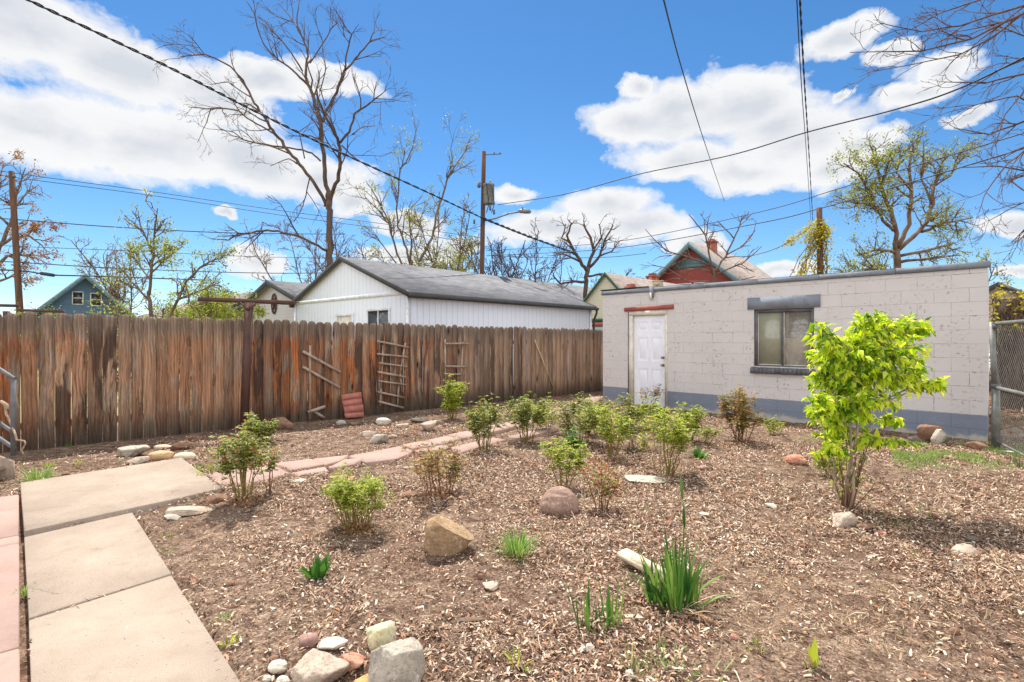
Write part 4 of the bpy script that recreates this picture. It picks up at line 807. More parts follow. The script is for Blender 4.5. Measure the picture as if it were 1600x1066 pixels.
sl_ = [[(238,520,6),(236,480,5.5),(232,455,5)],[(233,460,4.5),(236,420,4),(240,390,3.4),(243,350,2.4),(246,325,1.2)],[(240,400,3),(222,360,2.3),(216,335,1.2)],[(256,520,4.8),(272,480,4.4),(292,440,3.8),(312,418,2.8),(352,398,1.4)],[(238,425,3),(258,405,2.5),(285,385,1.4)],[(233,470,3),(205,440,2.6),(185,415,1.5)],[(290,445,2.6),(300,480,2),(330,470,1.2)],[(236,440,2.4),(214,410,2),(196,385,1)],[(275,470,2.5),(310,455,2),(345,440,1)]]
traced_tree('young_green_tree', 'slender two stemmed tree with sparse lime leaves right of the blue house', 'tree', (-9.6, 14.5), 14.5, sl_, [(4.5, .6, .7, 4, .05), (6, .28, .7, 3, .02), (6, .14, .7, 3, 0)], 16, M['bark2'], M['lf_far'], (8, .06, .13), dz=1.2, rmul=.5)
lt = [[(-14,520,11),(-12,440,10),(-10,405,9)],[(-10,410,7),(0,385,6),(12,360,5),(22,330,4),(30,290,2.5),(40,262,1.3)],[(2,382,5),(20,372,4),(45,368,3),(66,384,1.6)],[(-8,420,6),(10,400,4),(38,398,3),(58,404,1.6)],[(14,352,4),(-8,330,3),(-14,290,2)],[(22,325,3),(44,300,2.2),(60,288,1.2)],[(-8,400,5),(-10,350,4),(-6,300,2.5),(4,262,1.4)],[(-4,440,4),(20,432,2.5),(44,446,1.4)],[(24,360,2.6),(46,345,2),(64,352,1.2)]]
traced_tree('brown_leaved_tree', 'tree holding dry brown leaves at the far left edge behind the pole', 'tree', (-24.5, 25), 25, lt, [(2.6, 1.2, .7, 4, 0), (4, .55, .7, 3, -.02)], 17, M['bark2'], M['lf_brown'], (4.0, .11, .14), dz=1.5, rmul=.5)
TWR[0] = 1.0
# overhanging maple: trunk stands outside the frame on the right
oh = [[(2050,760,34),(2040,400,30),(2020,100,26),(1990,-60,20)],
 [(2000,-20,10),(1850,-40,7),(1700,-20,5),(1600,20,4),(1520,60,3),(1440,80,2),(1328,82,.9)],[(1700,-20,3.5),(1580,15,3),(1500,40,2.2),(1440,50,1.5),(1375,36,.9)],[(1600,20,3),(1550,60,2.4),(1500,85,1.8),(1430,100,1.2),(1365,112,.8)],
 [(2010,60,10),(1850,110,6),(1700,110,4),(1600,115,3),(1540,130,2),(1470,128,.9)],[(1700,110,3),(1620,85,2.4),(1560,110,1.8),(1500,150,1)],[(2030,240,10),(1850,200,6),(1700,170,4),(1600,190,3),(1545,210,2),(1490,200,1)],
 [(1700,175,3.2),(1620,220,2.6),(1575,255,2),(1540,300,1.4),(1530,330,.8)],[(1850,210,5),(1720,260,3.4),(1620,270,2.6),(1560,260,1.8),(1500,262,1)],[(1720,262,3),(1640,300,2.4),(1590,320,1.7),(1545,345,.9)],[(1640,180,2.4),(1590,150,2),(1540,160,1.4),(1480,176,.8)],
 [(1760,-30,4),(1660,-30,3),(1560,-10,2.2),(1470,20,1.6),(1400,60,.9)],[(1680,110,2.6),(1610,60,2),(1560,40,1.5),(1520,90,.8)],[(1660,290,2.2),(1610,350,1.8),(1580,380,.9)],[(1620,120,2),(1570,180,1.5),(1555,230,.8)]]
traced_tree('maple_tree', 'leafless maple whose red budded branches hang in from the top right corner', 'tree', (12.6, 8.5), 8.5, oh, [(3.4, .7, .5, 4, 0), (5.5, .34, .55, 3, 0), (6.5, .16, .5, 3, 0)], 18, M['bark3'], M['lf_bud'], (.5, .013, .006), dz=1.3, rmul=.55)
# background trees: bare and budding, each a thing
bt = [(690, 30, 8.2, 'budding', 21), (722, 27, 6.6, 'budding', 22), (790, 32, 7.0, 'bare', 23), (826, 35, 7.4, 'bare', 24), (772, 30, 6.0, 'bare', 25), (862, 38, 6.4, 'bare', 26), (955, 36, 5.4, 'bare', 27), (985, 34, 4.6, 'bare', 28),
      (465, 33, 8.0, 'brown', 29), (500, 36, 7.6, 'brown', 30), (548, 34, 7.0, 'brown', 31), (172, 38, 6.4, 'budding', 32), (190, 30, 6.0, 'brown', 33), (98, 34, 3.2, 'brown', 34), (1352, 30, 5.6, 'green', 35), (1500, 27, 4.6, 'green', 36), (650, 33, 6.4, 'green', 37)]
LB = {21: 'yellow green budding tree just left of the central utility pole', 22: 'low budding tree touching the foot of the central utility pole', 23: 'bare tree directly right of the central utility pole', 24: 'bare tree under the street lamp head', 25: 'slim bare tree behind the central utility pole',
      26: 'bare tree left of the gnarled tree, behind the long grey roof', 27: 'small bare tree right of the gnarled tree', 28: 'lowest bare tree over the cream house roof', 29: 'brown budded tree left of the big bare trunk over the grey house', 30: 'brown tree directly behind the big bare trunk', 31: 'brown tree right of the big bare trunk above the garage roof',
      32: 'budding tree behind the right slope of the blue house', 33: 'brown tree between the blue house and the lime leaved tree', 34: 'small brown tree between the left pole and the blue house', 35: 'green leafing tree low behind the shed roof beside the vine covered pole', 36: 'green tree low at the right end of the shed roof', 37: 'greenish tree behind the left half of the garage ridge'}
PB = [(2.6, 1.2, .7, 3, .06), (3.6, .6, .7, 3, .03), (3.0, .3, .7, 3, 0)]
TWR[0] = 2.0
for px, Y, h, kind, sd in bt:
    h *= 1.22
    leaf, lf, bk = {'budding': (M['lf_far'], (2.6, .11, .2), M['bark2']), 'bare': (M['lf_bud'], (.15, .06, .1), M['bark']), 'brown': (M['lf_brown'], (1.6, .08, .15), M['bark2']), 'green': (M['lf_farg'], (4.5, .12, .24), M['bark2'])}[kind]
    auto_tree({'budding': 'budding_tree', 'bare': 'bare_tree', 'brown': 'brown_tree', 'green': 'leafing_tree'}[kind], LB[sd], 'tree', px, Y, h, sd, bk, leaf, lf, PB, min(.10, h * .013), 1, .6, .25)
TWR[0] = 1.3
# rounder yellow-green shrubs over the fence
for px, Y, h, sd, lb, lfm in ((226, 18, 2.9, 50, 'lime shrub between the blue house and the brighter lime shrub', 'lf_far'), (272, 17, 3.5, 41, 'bright lime shrub over the fence beneath the slender green tree', 'lf_far'), (308, 19, 3.4, 42, 'lime green shrub left of the clothes post crossbar', 'lf_far'), (362, 30, 4.9, 43, 'round pale green tree above the clothes post', 'lf_farg'), (186, 15, 2.35, 44, 'dark green bush peeping over the fence at the blue house corner', 'lf_rose'), (655, 26, 4.2, 45, 'yellow green shrub along the garage ridge', 'lf_far'), (745, 28, 3.9, 46, 'yellow green shrub around the foot of the central utility pole', 'lf_far'),
      (10, 22, 3.0, 47, 'yellow green bush at the far left edge under the brown tree', 'lf_far'), (1600, 13, 1.9, 48, 'green bush beyond the chain link fence at the right edge', 'lf_farg'), (1310, 26, 4.4, 49, 'yellow leaved bush right of the vine covered pole', 'lf_vine')):
    auto_tree('shrub', lb, 'shrub', px, Y, h, sd, M['bark2'], M[lfm], (13, .085 if Y > 15 else .05, .18), [(3, .9, .8, 3, .05), (4, .4, .8, 3, .02)], .04, 4, .9, .15)

# ------------------------------------------------------------------ poles and lines
def pole(name, label, px0, py0, px1, py1, Y, r):
    a = AT(px0, py0, Y); b = AT(px1, py1, Y); d = b - a; bot = b + d * (b[2] + .2) / (-d[2]) if d[2] < 0 else b
    t = thing(name, label, 'utility pole', (bot[0], bot[1], 0)); o = np.array((bot[0], bot[1], 0)); mb = MB(); n = 8
    mb.tube([a + (bot - a) * i / n - o for i in range(n + 1)], np.linspace(r * .85, r * 1.1, n + 1), 12); mb.build('shaft', M['pole'], t, True); return t, o
tp, o = pole('utility_pole', 'leaning brown wooden utility pole at the far left', 18, 268, 31, 487, 22, .12)
b_ = MB(); p = AT(25, 415, 22) - o; b_.tube([p - np.array((0, .2, 0)), p + np.array((0, .2, 0))], .03, 6); b_.tube([AT(18, 276, 22) - o + np.array((-.2, -.05, 0)), AT(18, 276, 22) - o + np.array((.2, -.05, 0))], .04, 6); b_.build('insulator', M['dgreypaint'], tp)
tc, o = pole('utility_pole', 'central wooden utility pole carrying a grey transformer and a street lamp', 756, 237, 753, 430, 23, .105)
b_ = MB(); c = AT(764, 305, 22.8) - o; c[1] -= .1; pr = [(-.42, .0), (-.42, .21), (-.38, .23), (.36, .23), (.38, .25), (.43, .24), (.46, .05)]
b_.tube([c + np.array((0, 0, z)) for z, _ in pr], [r for _, r in pr], 16); b_.tube([c + np.array((.06, 0, .42)), c + np.array((.06, 0, .62))], [.05, .03], 8); tr_ = b_.build('transformer', M['galv'], tc, True)
b_ = MB()
for dx in (-.1, .12): b_.tube([c + np.array((dx, -.24, .4)), c + np.array((dx + .05, -.3, 0)), c + np.array((dx + .12, -.2, -.45)), c + np.array((dx, -.1, -.8))], .018, 5)
b_.build('drop_wire', M['wire'], tr_)
b_ = MB(); a = AT(757, 345, 23) - o; l = [a, AT(775, 341, 22.6) - o, AT(795, 334, 22.3) - o, AT(812, 331, 22.2) - o]; b_.tube(l, .035, 8); arm = b_.build('lamp_arm', M['galv'], tc, True)
b_ = MB(); hd = AT(820, 331, 22.1) - o; b_.tube([hd + np.array((x, 0, z)) for x, z in ((-.26, .03), (-.2, .03), (0, .02), (.2, 0), (.26, -.02))], [.05, .08, .10, .08, .03], 10); b_.tube([hd + np.array((-.1, 0, .1)), hd + np.array((-.1, 0, .2))], .04, 8); b_.build('lamp_head', M['galv'], arm, True)
b_ = MB(); p = AT(756, 242, 23) - o; b_.bar(p, p + np.array((.75, -.1, 0)), .03, .03); [b_.tube([p + np.array((x, -.1, 0)), p + np.array((x, -.1, .08))], .03, 6) for x in (.45, .7)]
b_.tube([AT(749, 285, 22.9) - o, AT(748, 293, 22.9) - o], .07, 8); b_.bar(AT(748, 289, 22.9) - o, AT(755, 293, 22.9) - o, .03, .03); [b_.tube([AT(x, y, 22.6) - o, AT(x, y + 7, 22.6) - o], .05, 6) for x, y in ((766, 322), (772, 328), (741, 343))]; b_.build('insulator', M['dgreypaint'], tc)
tr2, o = pole('utility_pole', 'short dark wooden pole wrapped in yellow vine behind the shed', 1280, 325, 1282, 430, 18, .105)
q = np.random.RandomState(77); v = thing('climbing_vine', 'yellow leaved vine climbing the short pole and running along its wire', 'vine', tuple(o)); mb = MB(); tips = []
for i in range(9):
    pts = []; a = q.rand() * 6.28; side = q.uniform(-.25, .05)
    for j in range(9):
        z = 2.2 + j * .33; pts.append(((side if i > 4 else 0) * (j % 3) + .14 * math.cos(a + j * .8), .14 * math.sin(a + j * .8), z))
    pts = np.array(pts); mb.tube(pts, .015, 4); tips.append(pts)
for i in range(8):
    s0 = np.array((q.uniform(-.1, .1), 0, 4.9 + q.rand() * .3)); pts = [s0]
    for j in range(7): pts.append(pts[-1] + np.array((-.13 + q.randn() * .05, q.randn() * .08, -.28 + q.randn() * .08 + (.18 if j < 2 else 0))))
    mb.tube(np.array(pts), .012, 4); tips.append(np.array(pts))
w0 = AT(1278, 345, 18) - o; w1 = AT(1160, 402, 17) - o; run = np.array([w0 + (w1 - w0) * t + np.array((0, 0, -.25 * math.sin(t * 3.14))) for t in np.linspace(0, 1, 14)]); mb.tube(run, .012, 4)
mb.build('stem', M['bark2'], v); c = MB(); put_leaves(c, tips, q, 9, .10, .15); put_leaves(c, [run[:6]] * 5, q, 9, .10, .12); put_leaves(c, [run], q, 4, .06, .05)
cap_ = [np.array([(-.25, 0, 5.05), (-.05, 0, 5.2), (.12, 0, 5.1), (.1, 0, 4.8), (-.45, 0, 4.75)])] * 8; put_leaves(c, cap_, q, 14, .10, .18); c.build('foliage', M['lf_vine'], v)

def line(name, label, pts, r=.012, strands=1, sub=14):
    if strands > 1: sub = 60
    """overhead cable through photo points (px, py, depth)"""
    P_ = np.array([AT(*p) for p in pts]); n = len(P_); u = np.linspace(0, n - 1, (n - 1) * sub + 1)
    # Catmull-Rom in 3D
    E = np.vstack([2 * P_[0] - P_[1], P_, 2 * P_[-1] - P_[-2]]); Q = []
    for t in u:
        i = min(int(t), n - 2); f = t - i; a, b, c, d = E[i], E[i + 1], E[i + 2], E[i + 3]
        Q.append(.5 * ((2 * b) + (c - a) * f + (2 * a - 5 * b + 4 * c - d) * f * f + (3 * b - a - 3 * c + d) * f ** 3))
    Q = np.array(Q); mb = MB(); org = Q[0].copy()
    for s in range(strands):
        w_ = Q.copy()
        if strands > 1:
            ph = np.arange(len(Q)) * .45 + s * 6.28 / strands; w_ += np.stack([np.cos(ph), 0 * ph, np.sin(ph)], 1) * r * 1.05
        mb.tube(w_ - org, r, 5)
    o = mb.build('power_line', M['wire'], loc=tuple(org), smooth=True); tag(o, label, 'cable', 'overhead power lines')
L_ = line
L_(0, 'thick twisted cable sagging from the top left corner down past the central pole', [(-60,-55,8.6),(45,0,9.2),(250,98,10.8),(405,177,12.6),(540,242,15),(671,302,18.5),(754,341,22.4)], .017, 2)
L_(0, 'continuation of the thick cable falling from the central pole to the gnarled tree', [(754,341,22.6),(830,371,26),(902,397,31)], .03, 2)
L_(0, 'cable rising from the transformer to the right across the large cloud', [(778,320,22.6),(880,304,19),(1000,272,16),(1140,243,13),(1260,207,11.5),(1400,171,10),(1500,138,9.2),(1640,70,8.3)], .016)
L_(0, 'single steep cable dropping from the top edge over the middle of the big cloud', [(1020,-70,5),(1037,0,6),(1066,110,9),(1100,220,14),(1132,315,26)], .010)
L_(0, 'left strand of the steep wires running down to the vine covered pole', [(1243,-60,4.6),(1245,0,5),(1252,130,7.2),(1260,240,11),(1267,345,17.6)], .006)
L_(0, 'right pair of the steep wires running down to the vine covered pole', [(1248,-60,4.6),(1250,0,5),(1257,130,7.2),(1264,240,11),(1270,345,17.6)], .006, 2)
L_(0, 'upper of the two parallel lines from the left pole towards the garage', [(-60,255,22),(18,270,22),(240,300,23),(430,328,24),(600,350,24),(756,372,23)], .014)
L_(0, 'lower of the two parallel lines from the left pole towards the garage', [(-60,262,22),(20,277,22),(240,306,23),(430,335,24),(600,358,24),(754,382,23)], .014)
L_(0, 'dark line crossing the left pole just under the cloud', [(-60,338,22),(22,343,22),(180,355,22),(360,364,23),(540,366,25)], .020)
L_(0, 'thin faint line crossing the left pole at mid height', [(-60,379,22),(26,385,22),(200,392,23),(430,402,25),(640,402,29)], .012)
L_(0, 'black line touching the peak of the blue house', [(-60,405,22),(28,410,22),(200,420,23),(430,427,26),(600,424,30)], .020)
L_(0, 'thick dark cable with a black splice case beside the left pole', [(-60,420,22),(28,423,22),(60,427,22),(84,430,22),(160,432,23),(330,438,26)], .030)
L_(0, 'upper long line from the gnarled tree to the right edge', [(760,392,30),(960,378,26),(1180,333,20),(1320,292,17),(1600,208,12),(1680,180,11)], .015)
L_(0, 'lower long line from the gnarled tree to the right edge', [(760,400,30),(960,388,26),(1180,350,20),(1281,326,18),(1400,292,16),(1600,232,12),(1680,206,11)], .018)
L_(0, 'thin line low over the grey roofs left of the gnarled tree', [(770,400,34),(860,403,34),(950,402,34),(1010,396,34)], .018)
sp = MB(); a = AT(62, 427, 21.9); b = AT(86, 430.5, 21.9); sp.tube([a, a + (b - a) * .1, a + (b - a) * .9, b], [.03, .075, .075, .03], 10); o = sp.build('splice_case', M['wire']); tag(o, 'black cylindrical splice case on the cable above the blue house roof', 'splice case')
# ------------------------------------------------------------------ rocks
def rockmat(name, c1, c2, c3, bd=.01):
    m, t, b, o = newmat(name); co = t.coord(); n1 = t.noise(co, 9, 5, .6); n2 = t.noise(co, 55, 5, .75); n3 = t.noise(t.add(co, (3, 1, 5)), 22, 4, .7, .8)
    col = t.mix(t.ramp(n1, [(.36, 0.0), (.62, 1.0)]), c1, c2); col = t.mix(t.ramp(n3, [(.56, 0.0), (.66, .8)]), col, c3); col = t.mix(t.ramp(n2, [(.34, .6), (.5, 0.0)]), col, tuple(v * .35 for v in c1[:3]) + (1,))
    t.put(b.inputs['Base Color'], col); b.inputs['Roughness'].default_value = .92; b.inputs['Specular IOR Level'].default_value = .2
    t.put(b.inputs['Normal'], t.bump(t.math('ADD', n2, t.math('MULTIPLY', n3, .6)), .7, bd)); return m
RM = {'tan': rockmat('tan sandstone', lin(176, 146, 112), lin(148, 120, 90), lin(196, 172, 142), .02), 'pinkgr': rockmat('reddish granite', lin(172, 142, 126), lin(146, 118, 104), lin(196, 174, 158)),
      'white': rockmat('white quartz stone', lin(222, 212, 196), lin(204, 188, 166), lin(190, 160, 130)), 'grey': rockmat('grey limestone', lin(196, 184, 166), lin(160, 150, 136), lin(214, 202, 184), .02),
      'pale': rockmat('pinkish pale limestone', lin(204, 186, 166), lin(176, 154, 136), lin(160, 146, 134), .02), 'yellow': rockmat('cream yellow stone', lin(220, 208, 160), lin(196, 190, 160), lin(160, 160, 140)),
      'red': rockmat('red jasper rock', lin(176, 108, 84), lin(206, 164, 140), lin(132, 70, 56)), 'orange': rockmat('orange rock', lin(210, 158, 92), lin(190, 150, 110), lin(170, 110, 70)),
      'brown': rockmat('brown rock', lin(150, 116, 94), lin(126, 96, 78), lin(170, 140, 116)), 'mauve': rockmat('mauve rock', lin(170, 136, 124), lin(150, 116, 108), lin(196, 176, 160)),
      'dark': rockmat('dark grey rock', lin(120, 110, 98), lin(92, 84, 76), lin(150, 142, 130)), 'cobble': rockmat('smooth river cobble', lin(204, 170, 128), lin(188, 154, 116), lin(212, 184, 146), .003),
      'cobblec': rockmat('cream river cobble', lin(216, 200, 172), lin(202, 184, 156), lin(224, 210, 184), .003), 'bark': M['bark2'], 'slab': rockmat('flat pale slab', lin(196, 190, 172), lin(176, 166, 146), lin(150, 140, 122))}
def ico(sub=3):
    import bmesh
    bm = bmesh.new(); bmesh.ops.create_icosphere(bm, subdivisions=sub, radius=1.0); V = np.array([v.co[:] for v in bm.verts]); Fc = np.array([[v.index for v in f.verts] for f in bm.faces]); bm.free(); return V, Fc
ICO3, ICO4 = ico(4), ico(5)
_rk = [0]
def rock(px, py, w, h, col, kind, label, rot=None, dep=.8, tilt=0.0, group=None, name='rock', flat=None, shape=None):
    """px centre, py lower edge, w/h size in photo pixels. kind: 'a' angular, 'r' round"""
    _rk[0] += 1; q = np.random.RandomState(200 + _rk[0]); Yf = gY(min(py, 1500)); wid = w * Yf / F; dp = wid * dep; y = Yf + dp * .42; x = (px - 800) / F * y
    ang = math.atan2(CH, y); hv = h * y / F; ht = max(wid * .12, (hv - dp * math.sin(ang) * .75) / math.cos(ang)) if flat is None else flat * wid; ht = min(ht, wid * 1.1)
    V, Fc = (ICO4 if w > 50 else ICO3); D = V.copy()
    if kind == 'a':
        npl = 9 if w > 40 else 14; nn = q.randn(npl, 3); nn /= np.linalg.norm(nn, axis=1)[:, None]; dd = q.uniform(.46, .84, npl)
        nn = np.vstack([nn, [[0, 0, 1]]]); dd = np.append(dd, .72); dots = D @ nn.T
        r = np.min(np.where(dots > .05, dd[None, :] / np.maximum(dots, .05), 9), axis=1); r = np.minimum(r, 1.12); V = D * r[:, None]
        V += D * ((vn(D[:, 0] * 3 + _rk[0], D[:, 1] * 3 + D[:, 2] * 2, 1.3, 4) - .5) * .12 + (vn(D[:, 0] * 9 + _rk[0], D[:, 1] * 9 + D[:, 2] * 7, 1.7, 3) - .5) * .05)[:, None]
    else:
        V = D * (1 + (vn(D[:, 0] + _rk[0] * 3, D[:, 1] + D[:, 2] * 1.7, .9, 3) - .5) * .35)[:, None]; V = np.sign(V) * np.abs(V) ** .93
    if shape is not None: V = shape(V)
    a = q.rand() * 6.28 if rot is None else rot
    if kind == 'a' or rot is not None: V = np.stack([V[:, 0] * math.cos(a) - V[:, 1] * math.sin(a), V[:, 0] * math.sin(a) + V[:, 1] * math.cos(a), V[:, 2]], 1)
    ext = V.max(0) - V.min(0); V = (V - (V.max(0) + V.min(0)) / 2) / ext; V = V * np.array((wid, dp, ht * 1.22))
    if tilt: V = np.stack([V[:, 0] * math.cos(tilt) - V[:, 2] * math.sin(tilt), V[:, 1], V[:, 0] * math.sin(tilt) + V[:, 2] * math.cos(tilt)], 1)
    V[:, 2] -= V[:, 2].min() + ht * .24; b = MB(); b.add(V, Fc); o = b.build(name, RM[col], smooth=(kind != 'a'), loc=(x, y, gz1(x, y)))
    return tag(o, label, name.replace('_', ' '), group)
def wedge(V):
    V = V.copy(); V[:, 2] = np.minimum(V[:, 2], .95 - .62 * (V[:, 0] + .55)); V[:, 1] = np.maximum(V[:, 1], -.62 - .1 * V[:, 2]); V[:, 0] = np.maximum(V[:, 0], -.78 + .08 * V[:, 2]); V += .03 * (vn(V[:, 0] * 4, V[:, 1] * 4 + V[:, 2] * 3, 1.6, 3) - .5)[:, None]; return V
rock(703, 868, 78, 62, 'tan', 'r', 'large tan sandstone boulder shaped like a wedge in the mulch', rot=0.0, dep=.62, name='boulder', shape=wedge)
rock(874, 806, 62, 52, 'pinkgr', 'r', 'rounded reddish granite boulder beside the red leaved rose', rot=0.0, dep=.8, name='boulder', shape=lambda V: np.stack([V[:, 0] * (1 - .25 * np.clip(V[:, 2], 0, 1)), V[:, 1], V[:, 2]], 1))
rock(622, 1082, 88, 80, 'grey', 'a', 'largest pale grey rock at the bottom of the rock heap by the walk', dep=.8, name='rock')
rock(500, 1080, 92, 58, 'pale', 'a', 'broad pinkish pale rock at the bottom left of the rock heap', dep=.8)
rock(594, 1024, 50, 48, 'yellow', 'a', 'cream and yellow rock standing at the top of the heap', dep=.75)
rock(521, 1022, 50, 24, 'white', 'a', 'flat topped white rock lying above the rock heap', dep=.7)
rock(482, 1018, 30, 24, 'mauve', 'r', 'mauve rounded rock left of the flat white rock')
rock(548, 1054, 48, 32, 'red', 'a', 'red and pink rock between the two largest pale rocks')
rock(574, 1084, 44, 30, 'orange', 'a', 'orange rock at the very bottom edge of the heap')
rock(434, 1052, 30, 22, 'white', 'r', 'small white stone at the left of the heap, upper one')
rock(441, 1078, 24, 26, 'white', 'r', 'small egg shaped white stone on the bottom picture edge')
rock(417, 1062, 14, 12, 'white', 'r', 'tiny white pebble at the far left of the heap')
rock(428, 1034, 14, 10, 'brown', 'r', 'tiny brown pebble just above the small white stones'); rock(458, 1056, 16, 14, 'mauve', 'r', 'grey mauve stone between the white stones and the broad pale rock')
rock(210, 714, 50, 22, 'grey', 'a', 'long grey rock on the left of the cluster behind the slab', dep=.6); rock(214, 728, 34, 14, 'pale', 'a', 'broken pinkish grey rock in front of the long grey one', dep=.6)
rock(251, 719, 38, 18, 'cobble', 'r', 'smooth tan river cobble in the cluster behind the slab', rot=0, dep=.6); rock(289, 719, 34, 15, 'cobblec', 'r', 'smooth cream river cobble, rightmost of the cluster', rot=0, dep=.6)
rock(283, 703, 32, 16, 'brown', 'a', 'brown grey rock behind the cream cobble', dep=.6); rock(254, 701, 28, 8, 'cobblec', 'r', 'flat pale stone wedged behind the tan cobble', rot=0, dep=.5)
rock(302, 692, 30, 10, 'brown', 'a', 'flat brown slab against the fence right of the cobbles', dep=.5)
rock(445, 673, 33, 22, 'brown', 'a', 'pyramid shaped brown rock against the fence', dep=.7, shape=lambda V: np.stack([V[:, 0] * (1 - .5 * np.clip(V[:, 2], 0, 1)), V[:, 1] * (1 - .5 * np.clip(V[:, 2], 0, 1)), V[:, 2]], 1))
rock(599, 662, 24, 12, 'white', 'r', 'rounded cream rock below the left ladder', dep=.6); rock(533, 663, 16, 9, 'grey', 'r', 'pale oval stone below the leaning red slab', rot=0, dep=.6); rock(552, 664, 18, 7, 'brown', 'a', 'flat brown stone right of the pale oval one', dep=.6)
rock(592, 692, 30, 16, 'grey', 'a', 'angular blue grey rock in the strip beyond the pink path', dep=.6); rock(577, 684, 24, 9, 'pale', 'a', 'pale flat rock touching the angular blue grey one', dep=.6)
rock(670, 675, 24, 17, 'pale', 'a', 'pointed pale rock by the bush near the fence', dep=.7); rock(682, 664, 26, 10, 'grey', 'a', 'low grey rock under the bush near the fence', dep=.6); rock(655, 660, 30, 8, 'dark', 'a', 'dark flat rocks left of the bush near the fence', dep=.5)
rock(612, 686, 18, 8, 'pale', 'a', 'small pink stone right of the blue grey rock'); rock(601, 676, 12, 6, 'red', 'r', 'small red stone between the cream rock and the blue grey rock')
rock(628, 668, 20, 8, 'pale', 'a', 'pale low stone right of the cream rock'); rock(408, 722, 18, 10, 'pale', 'a', 'pinkish stone right of the front left rose'); rock(702, 641, 14, 6, 'grey', 'a', 'flat grey stone on the fence line right of the bush')
rock(1317, 828, 38, 30, 'pale', 'a', 'blocky pale pink rock in front of the bright little tree', dep=.8); rock(1243, 728, 34, 18, 'red', 'r', 'smooth dark red rock left of the bright little tree', dep=.7)
rock(1508, 869, 40, 20, 'pale', 'a', 'pale topped rock at the right, upper of the two', dep=.7); rock(1499, 891, 32, 17, 'dark', 'a', 'dark grey slate piece at the right, lower of the two', dep=.6, flat=.18); rock(1522, 846, 24, 11, 'dark', 'r', 'dark rounded stone in the shade of the little tree', dep=.7)
rock(1352, 833, 30, 14, 'brown', 'a', 'brown bark lump right of the blocky pale rock', dep=.7); rock(1376, 838, 18, 9, 'red', 'a', 'small orange red stone right of the bark lump')
rock(1008, 755, 66, 16, 'slab', 'a', 'flat pale slab set among the roses in the middle of the bed', dep=.8, flat=.10, name='stone_slab'); rock(1097, 738, 20, 9, 'mauve', 'a', 'small mauve stone below the green rosette')
rock(1449, 693, 42, 30, 'brown', 'a', 'tan brown rock leaning on the shed foot', dep=.6); rock(1466, 696, 26, 26, 'grey', 'a', 'pale grey rock beside the tan one at the shed foot', dep=.6); rock(1398, 700, 24, 14, 'dark', 'a', 'dark stone on the soil below the shed wall')
rock(1526, 703, 28, 16, 'brown', 'a', 'brown rock at the right corner of the shed'); rock(1568, 707, 18, 7, 'dark', 'r', 'dark stone at the foot of the gate post'); rock(1430, 694, 20, 12, 'dark', 'a', 'small dark rock left of the tan one at the shed foot')
rock(300, 806, 74, 20, 'pale', 'a', 'long flat pale rock edging the bed below the slab corner', dep=.45, flat=.13, rot=.3); rock(268, 812, 30, 12, 'grey', 'a', 'small flat grey rock at the inner corner of the walk', dep=.6, flat=.2); rock(340, 790, 34, 16, 'brown', 'a', 'dark brown rock at the foot of the front left rose', dep=.6)
rock(735, 978, 54, 12, 'bark', 'a', 'dark split chunk of bark in the front mulch', dep=.45, name='bark_chunk', flat=.14); rock(990, 970, 30, 12, 'cobblec', 'a', 'pale wood chunk right of the small iris', dep=.5, name='bark_chunk', flat=.16, rot=.8)
rock(766, 925, 26, 34, 'pale', 'a', 'pale weathered clod in the mulch in front of the grass tuft', dep=1.4, flat=.2); rock(640, 778, 26, 12, 'brown', 'r', 'half buried brown rock left of the bronze rose clump'); rock(665, 777, 16, 8, 'brown', 'r', 'brown half buried rock touching the bronze rose clump')
rock(1204, 797, 18, 10, 'white', 'a', 'small white stone in the open mulch left of the little tree'); rock(1100, 810, 16, 8, 'white', 'a', 'small whitish stone behind the iris stem'); rock(863, 941, 12, 12, 'mauve', 'r', 'small round mauve pebble left of the small iris')
rock(922, 1018, 16, 14, 'white', 'a', 'white chip of stone below the small iris'); rock(985, 1066, 16, 16, 'white', 'a', 'white stone at the bottom edge under the small seedling'); rock(1147, 1000, 12, 10, 'red', 'r', 'small red brown pebble right of the big iris')
rock(640, 673+60, 20, 6, 'pale', 'a', 'thin pale stone fragment in front of the pink path', flat=.15); rock(530, 672+82, 44, 8, 'red', 'a', 'thin broken pink flag piece lying in front of the path', flat=.06, dep=.7, rot=.2); rock(466, 757, 24, 6, 'white', 'a', 'thin pale stone right of the front left rose', flat=.12)
# iris wood pieces
b_ = MB(); g0 = np.array(G(1003, 890) + (0.03,)); b_.bar(g0 + (-.10, .12, .03), g0 + (.12, -.14, -.02), .10, .035, m=0); b_.bar(g0 + (-.06, .02, .03), g0 + (.16, -.18, -.02), .03, .05, m=0); o = b_.build('split_log', RM['cobblec']); tag(o, 'split pale log lying behind the big iris clump', 'log')
# chips kicked on to the paving
b_ = MB(); x = rs.uniform(-4.6, -.8, 2600); y = rs.uniform(1.5, 6.6, 2600); dd_ = (x - lo1[2][0]) * n_[0] + (y - lo1[2][1]) * n_[1]; k = np.zeros(len(x), bool)
for q_, z_ in concrete: k |= inpoly(x, y, q_)
k &= rs.rand(len(x)) < .02 + .5 * np.exp(-np.abs(dd_) / .05); x, y = x[k], y[k]; chipmesh(b_, x, y, rs.uniform(.006, .03, len(x)), rs.uniform(.002, .007, len(x)), 0.0)
o = b_.build('spilled_mulch', M['chips']); o.location[2] = .045; tag(o, 'few wood chips kicked on to the concrete walk', None, kind='stuff')
